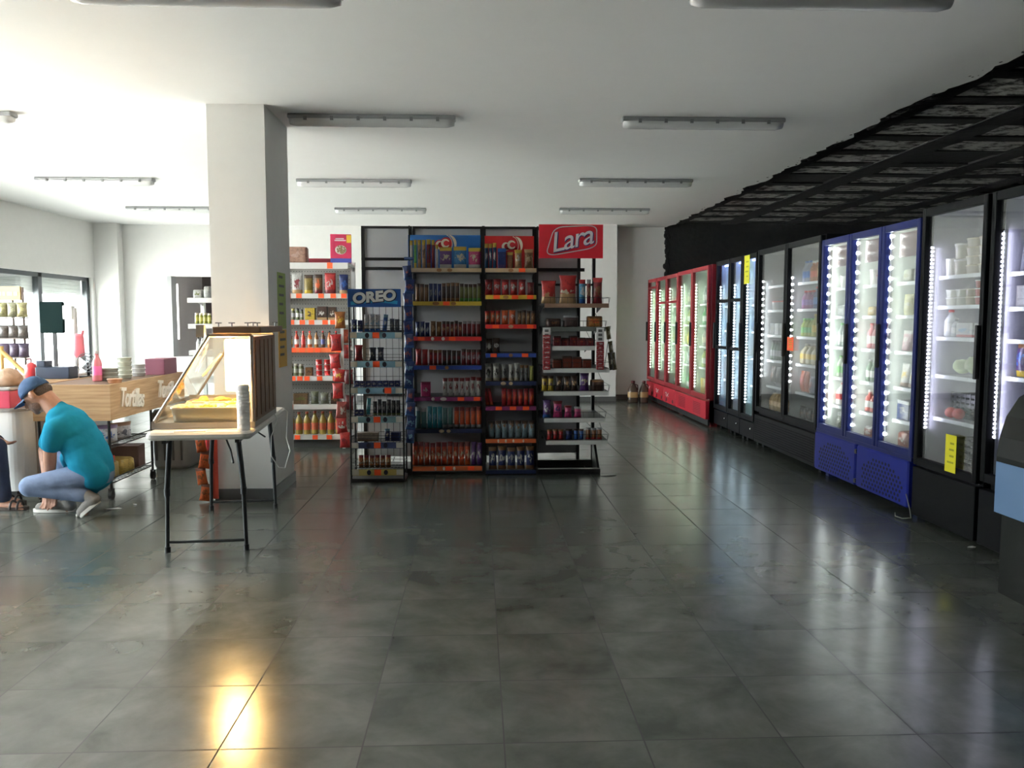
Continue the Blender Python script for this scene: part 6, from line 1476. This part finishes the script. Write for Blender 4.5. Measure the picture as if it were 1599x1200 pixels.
# shirt
mb = MB()
E_ = Matrix.Rotation(math.radians(-52), 3, 'Y')
def ell(px_, py_, r, sy_=1.35, sl=1.0, Y=YM): mb.sphere(wp(px_, py_, Y), r, 0, 18, 12, (sl, sy_, 1.0), E_)
for (a, b, r) in ((100, 655, 0.105), (108, 663, 0.122), (118, 676, 0.130), (128, 692, 0.133), (136, 708, 0.135), (143, 722, 0.130), (147, 734, 0.122)): ell(a, b, r)
ell(149, 744, 0.105, 1.5); mb.caps(wp(132, 722, 5.57), wp(147, 742, 5.57), 0.108, 0.098); mb.caps(wp(132, 722, 5.75), wp(147, 742, 5.75), 0.108, 0.098); mb.caps(wp(92, 640, YM), wp(100, 652, YM), 0.062, 0.085)
mb.caps(wp(112, 715, YM), wp(138, 757, YM), 0.075, 0.085)
mb.caps(wp(106, 662, 5.60), NS, 0.085, 0.075); mb.caps(NS, NS.lerp(NE, 0.72), 0.074, 0.066)
mb.caps(wp(106, 662, 5.72), FS, 0.085, 0.075); mb.caps(FS, FS.lerp(FE, 0.65), 0.072, 0.064)
remesh(mb.build('shirt', M_shirt, man), 0.008, 8)
mb = MB(); mb.tube([wp(92, 645, YM)+Vector((0.058*math.cos(a)*0.8+0.01, 0.07*math.sin(a), 0.058*math.cos(a)*0.62)) for a in [2*PI*i/16 for i in range(17)]], 0.010, 0, 6)
mb.build('collar', mat('collar_teal', (0.01, 0.22, 0.30), 0.8), man)
# jeans
mb = MB()
mb.sphere(wp(147, 741, YM), 0.125, 0, 18, 12, (1, 1.35, 0.85))
for h_, k_, a_ in ((NH, NK, NA), (FH, FK, FA)):
    mb.caps(wp(143, 738, YM), h_, 0.10, 0.088); mb.caps(h_, k_, 0.086, 0.072); mb.sphere(k_, 0.073); mb.caps(k_, k_.lerp(a_, 0.9), 0.068, 0.050)
remesh(mb.build('jeans', M_jeans, man), 0.008, 6)
def shoe(name_lab, heel, toe, upv):
    heel = Vector(heel); toe = Vector(toe); d = (toe-heel); L_ = d.length; d.normalize(); u = Vector(upv); u = (u-d*u.dot(d)).normalized(); s_ = d.cross(u)
    def P_(f, a, h): return heel+d*(f*L_)+s_*a+u*h
    mb = MB(); mb.sphere(P_(0.12, 0, 0.045), 0.040, 0, 14, 10); mb.caps(P_(0.12, 0, 0.04), P_(0.5, 0, 0.038), 0.042, 0.040); mb.caps(P_(0.5, 0, 0.036), P_(0.85, 0, 0.030), 0.042, 0.034); mb.caps(P_(0.15, 0, 0.05), P_(0.22, 0, 0.09), 0.042, 0.038)
    so2 = remesh(mb.build('shoe', M_shoe, man), 0.006, 3)
    mb = MB(); vs = []; n_ = 20
    for h in (0.0, 0.022):
        for i in range(n_):
            a = 2*PI*i/n_; f = 0.5+0.53*math.cos(a); w2_ = 0.043*(0.82+0.25*f)*math.sin(a)
            vs.append(tuple(P_(f, w2_, h)))
    mb.add(vs, [tuple(range(n_))[::-1], tuple(range(n_, 2*n_))]+[(i, (i+1) % n_, (i+1) % n_+n_, i+n_) for i in range(n_)]); mb.build('sole', M_sole, so2)
    MB().tube([P_(0.35+0.05*k, 0.02*(-1)**k, 0.078-0.004*k) for k in range(6)], 0.003, 0, 5).build('lace', M_sole, so2)
v1 = wp(118, 802, YFar-0.04); v1.z = 0.002; v2 = wp(54, 802, YFar-0.04); v2.z = 0.002
shoe('', v1, v2, (0, 0, 1))
v3 = wp(152, 778, YN); v4 = wp(128, 808, YN); v4.z = 0.012
shoe('', (v3.x+0.02, v3.y, v3.z-0.03), v4, (-0.75, 0, 0.45))

# second person, only a lower leg and sandal in view
p2 = thing('person', 'person in dark navy trousers and sandals, cut off by the left photo edge', 'person', (-3.62, 5.95, 0))
def w2p(px_, py_, Y=5.85):
    v = at(px_, py_, Y); return Vector((v.x+3.62, v.y-5.95, v.z))
A_, K_, H_ = w2p(6, 782), w2p(-8, 700), w2p(-95, 716, 5.88)
mb = MB()
for dy in (0, 0.19):
    o_ = Vector((-0.12 if dy else 0, dy, 0))
    mb.caps(A_+o_, K_+o_, 0.034, 0.05); mb.caps(K_+o_, H_+o_*0.5, 0.052, 0.07); mb.caps(A_+o_+Vector((0, 0, -0.03)), A_+o_+Vector((0.12, -0.02, -0.045)), 0.032, 0.022)
    for k in range(5): mb.caps(A_+o_+Vector((0.11, -0.045+0.017*k, -0.052)), A_+o_+Vector((0.155-0.006*k, -0.045+0.017*k, -0.056)), 0.010, 0.008)
T1, T2, Hd = w2p(-100, 700, 5.9), w2p(-70, 625, 5.9), w2p(-45, 575, 5.9)
mb.caps(T1, T2, 0.12, 0.13); mb.caps(T2, Hd, 0.06, 0.055); mb.sphere(Hd+Vector((0.02, 0, 0.08)), 0.095, 0, 16, 12, (1, 0.85, 1.15)); mb.sphere(Hd+Vector((0.115, 0, 0.06)), 0.015)
for s_ in (-1, 1):
    sh = T2+Vector((0, s_*0.18, 0)); el = sh+Vector((0.10, 0.03*s_, -0.22)); wr3 = el+Vector((0.12, -0.04*s_, 0.02)) ; wr3 = el.lerp(K_, 0.5)
    mb.caps(T2, sh, 0.08, 0.055); mb.caps(sh, el, 0.048, 0.042); mb.caps(el, wr3, 0.04, 0.026); hand(mb, wr3, (1, 0, -0.5), (0, 1, 0), 0.4)
remesh(mb.build('body', M_skin, p2), 0.007, 3)
mb = MB()
for dy in (0, 0.19):
    o_ = Vector((-0.12 if dy else 0, dy, 0))
    mb.caps(A_+o_+Vector((0, 0, 0.03)), A_.lerp(K_, 0.5)+o_, 0.052, 0.062); mb.caps(A_.lerp(K_, 0.5)+o_, K_+o_, 0.064, 0.075); mb.caps(K_+o_, H_+o_*0.5, 0.078, 0.10)
mb.sphere(T1, 0.14)
remesh(mb.build('trousers', mat('navy_trousers', (0.02, 0.03, 0.07), 0.85, bump=0.5, bscale=20, var=0.3), p2), 0.009, 6)
mb = MB().caps(T1+Vector((0, 0, 0.02)), T2, 0.15, 0.15)
for s_ in (-1, 1): mb.caps(T2, T2+Vector((0, s_*0.18, 0)), 0.11, 0.075); mb.caps(T2+Vector((0, s_*0.18, 0)), T2+Vector((0.05, 0.19*s_, -0.13)), 0.07, 0.06)
remesh(mb.build('shirt', mat('dark_shirt', (0.04, 0.04, 0.05), 0.85), p2), 0.010, 5)
mb = MB().sphere(Hd+Vector((0.0, 0, 0.11)), 0.098, 0, 16, 10, (1, 0.92, 0.95)); remesh(mb.build('hair', mat('hair_dark', (0.03, 0.022, 0.018), 0.8), p2), 0.008, 2)
for dy in (0, 0.19):
    o_ = Vector((-0.12 if dy else 0, dy, 0)); b0 = A_+o_; 
    so3 = MB(); n_ = 18; vs = []
    for h in (0.001, 0.022):
        for i in range(n_):
            a = 2*PI*i/n_; vs.append((b0.x+0.055+0.125*math.cos(a), b0.y-0.012+0.045*math.sin(a), h))
    so3.add(vs, [tuple(range(n_))[::-1], tuple(range(n_, 2*n_))]+[(i, (i+1) % n_, (i+1) % n_+n_, i+n_) for i in range(n_)])
    sd_ = so3.build('sandal', mat('sandal_brown', (0.05, 0.035, 0.03), 0.6), p2)
    mb = MB()
    for f in (0.07, 0.12):
        mb.tube([(b0.x+f, b0.y-0.012+0.045*math.cos(a), 0.01+0.055*math.sin(a)) for a in [PI*i/8 for i in range(9)]], 0.008, 0, 6)
    mb.build('strap', mat('sandal_dark', (0.03, 0.025, 0.025), 0.5), sd_)
# hand-lettered mark on the crate in the nearest cooler
for o in list(C.objects):
    if o.get('label', '').startswith('black crate, first from left') and 'nearest' in o['label']:
        text_mesh('lettering', 'EPV', 0.07, mat('crate_mark', (0.45, 0.65, 0.55), 0.6), o, (-0.17, -0.176, 0.08), (PI/2, 0, 0), 0.001, 0.15)
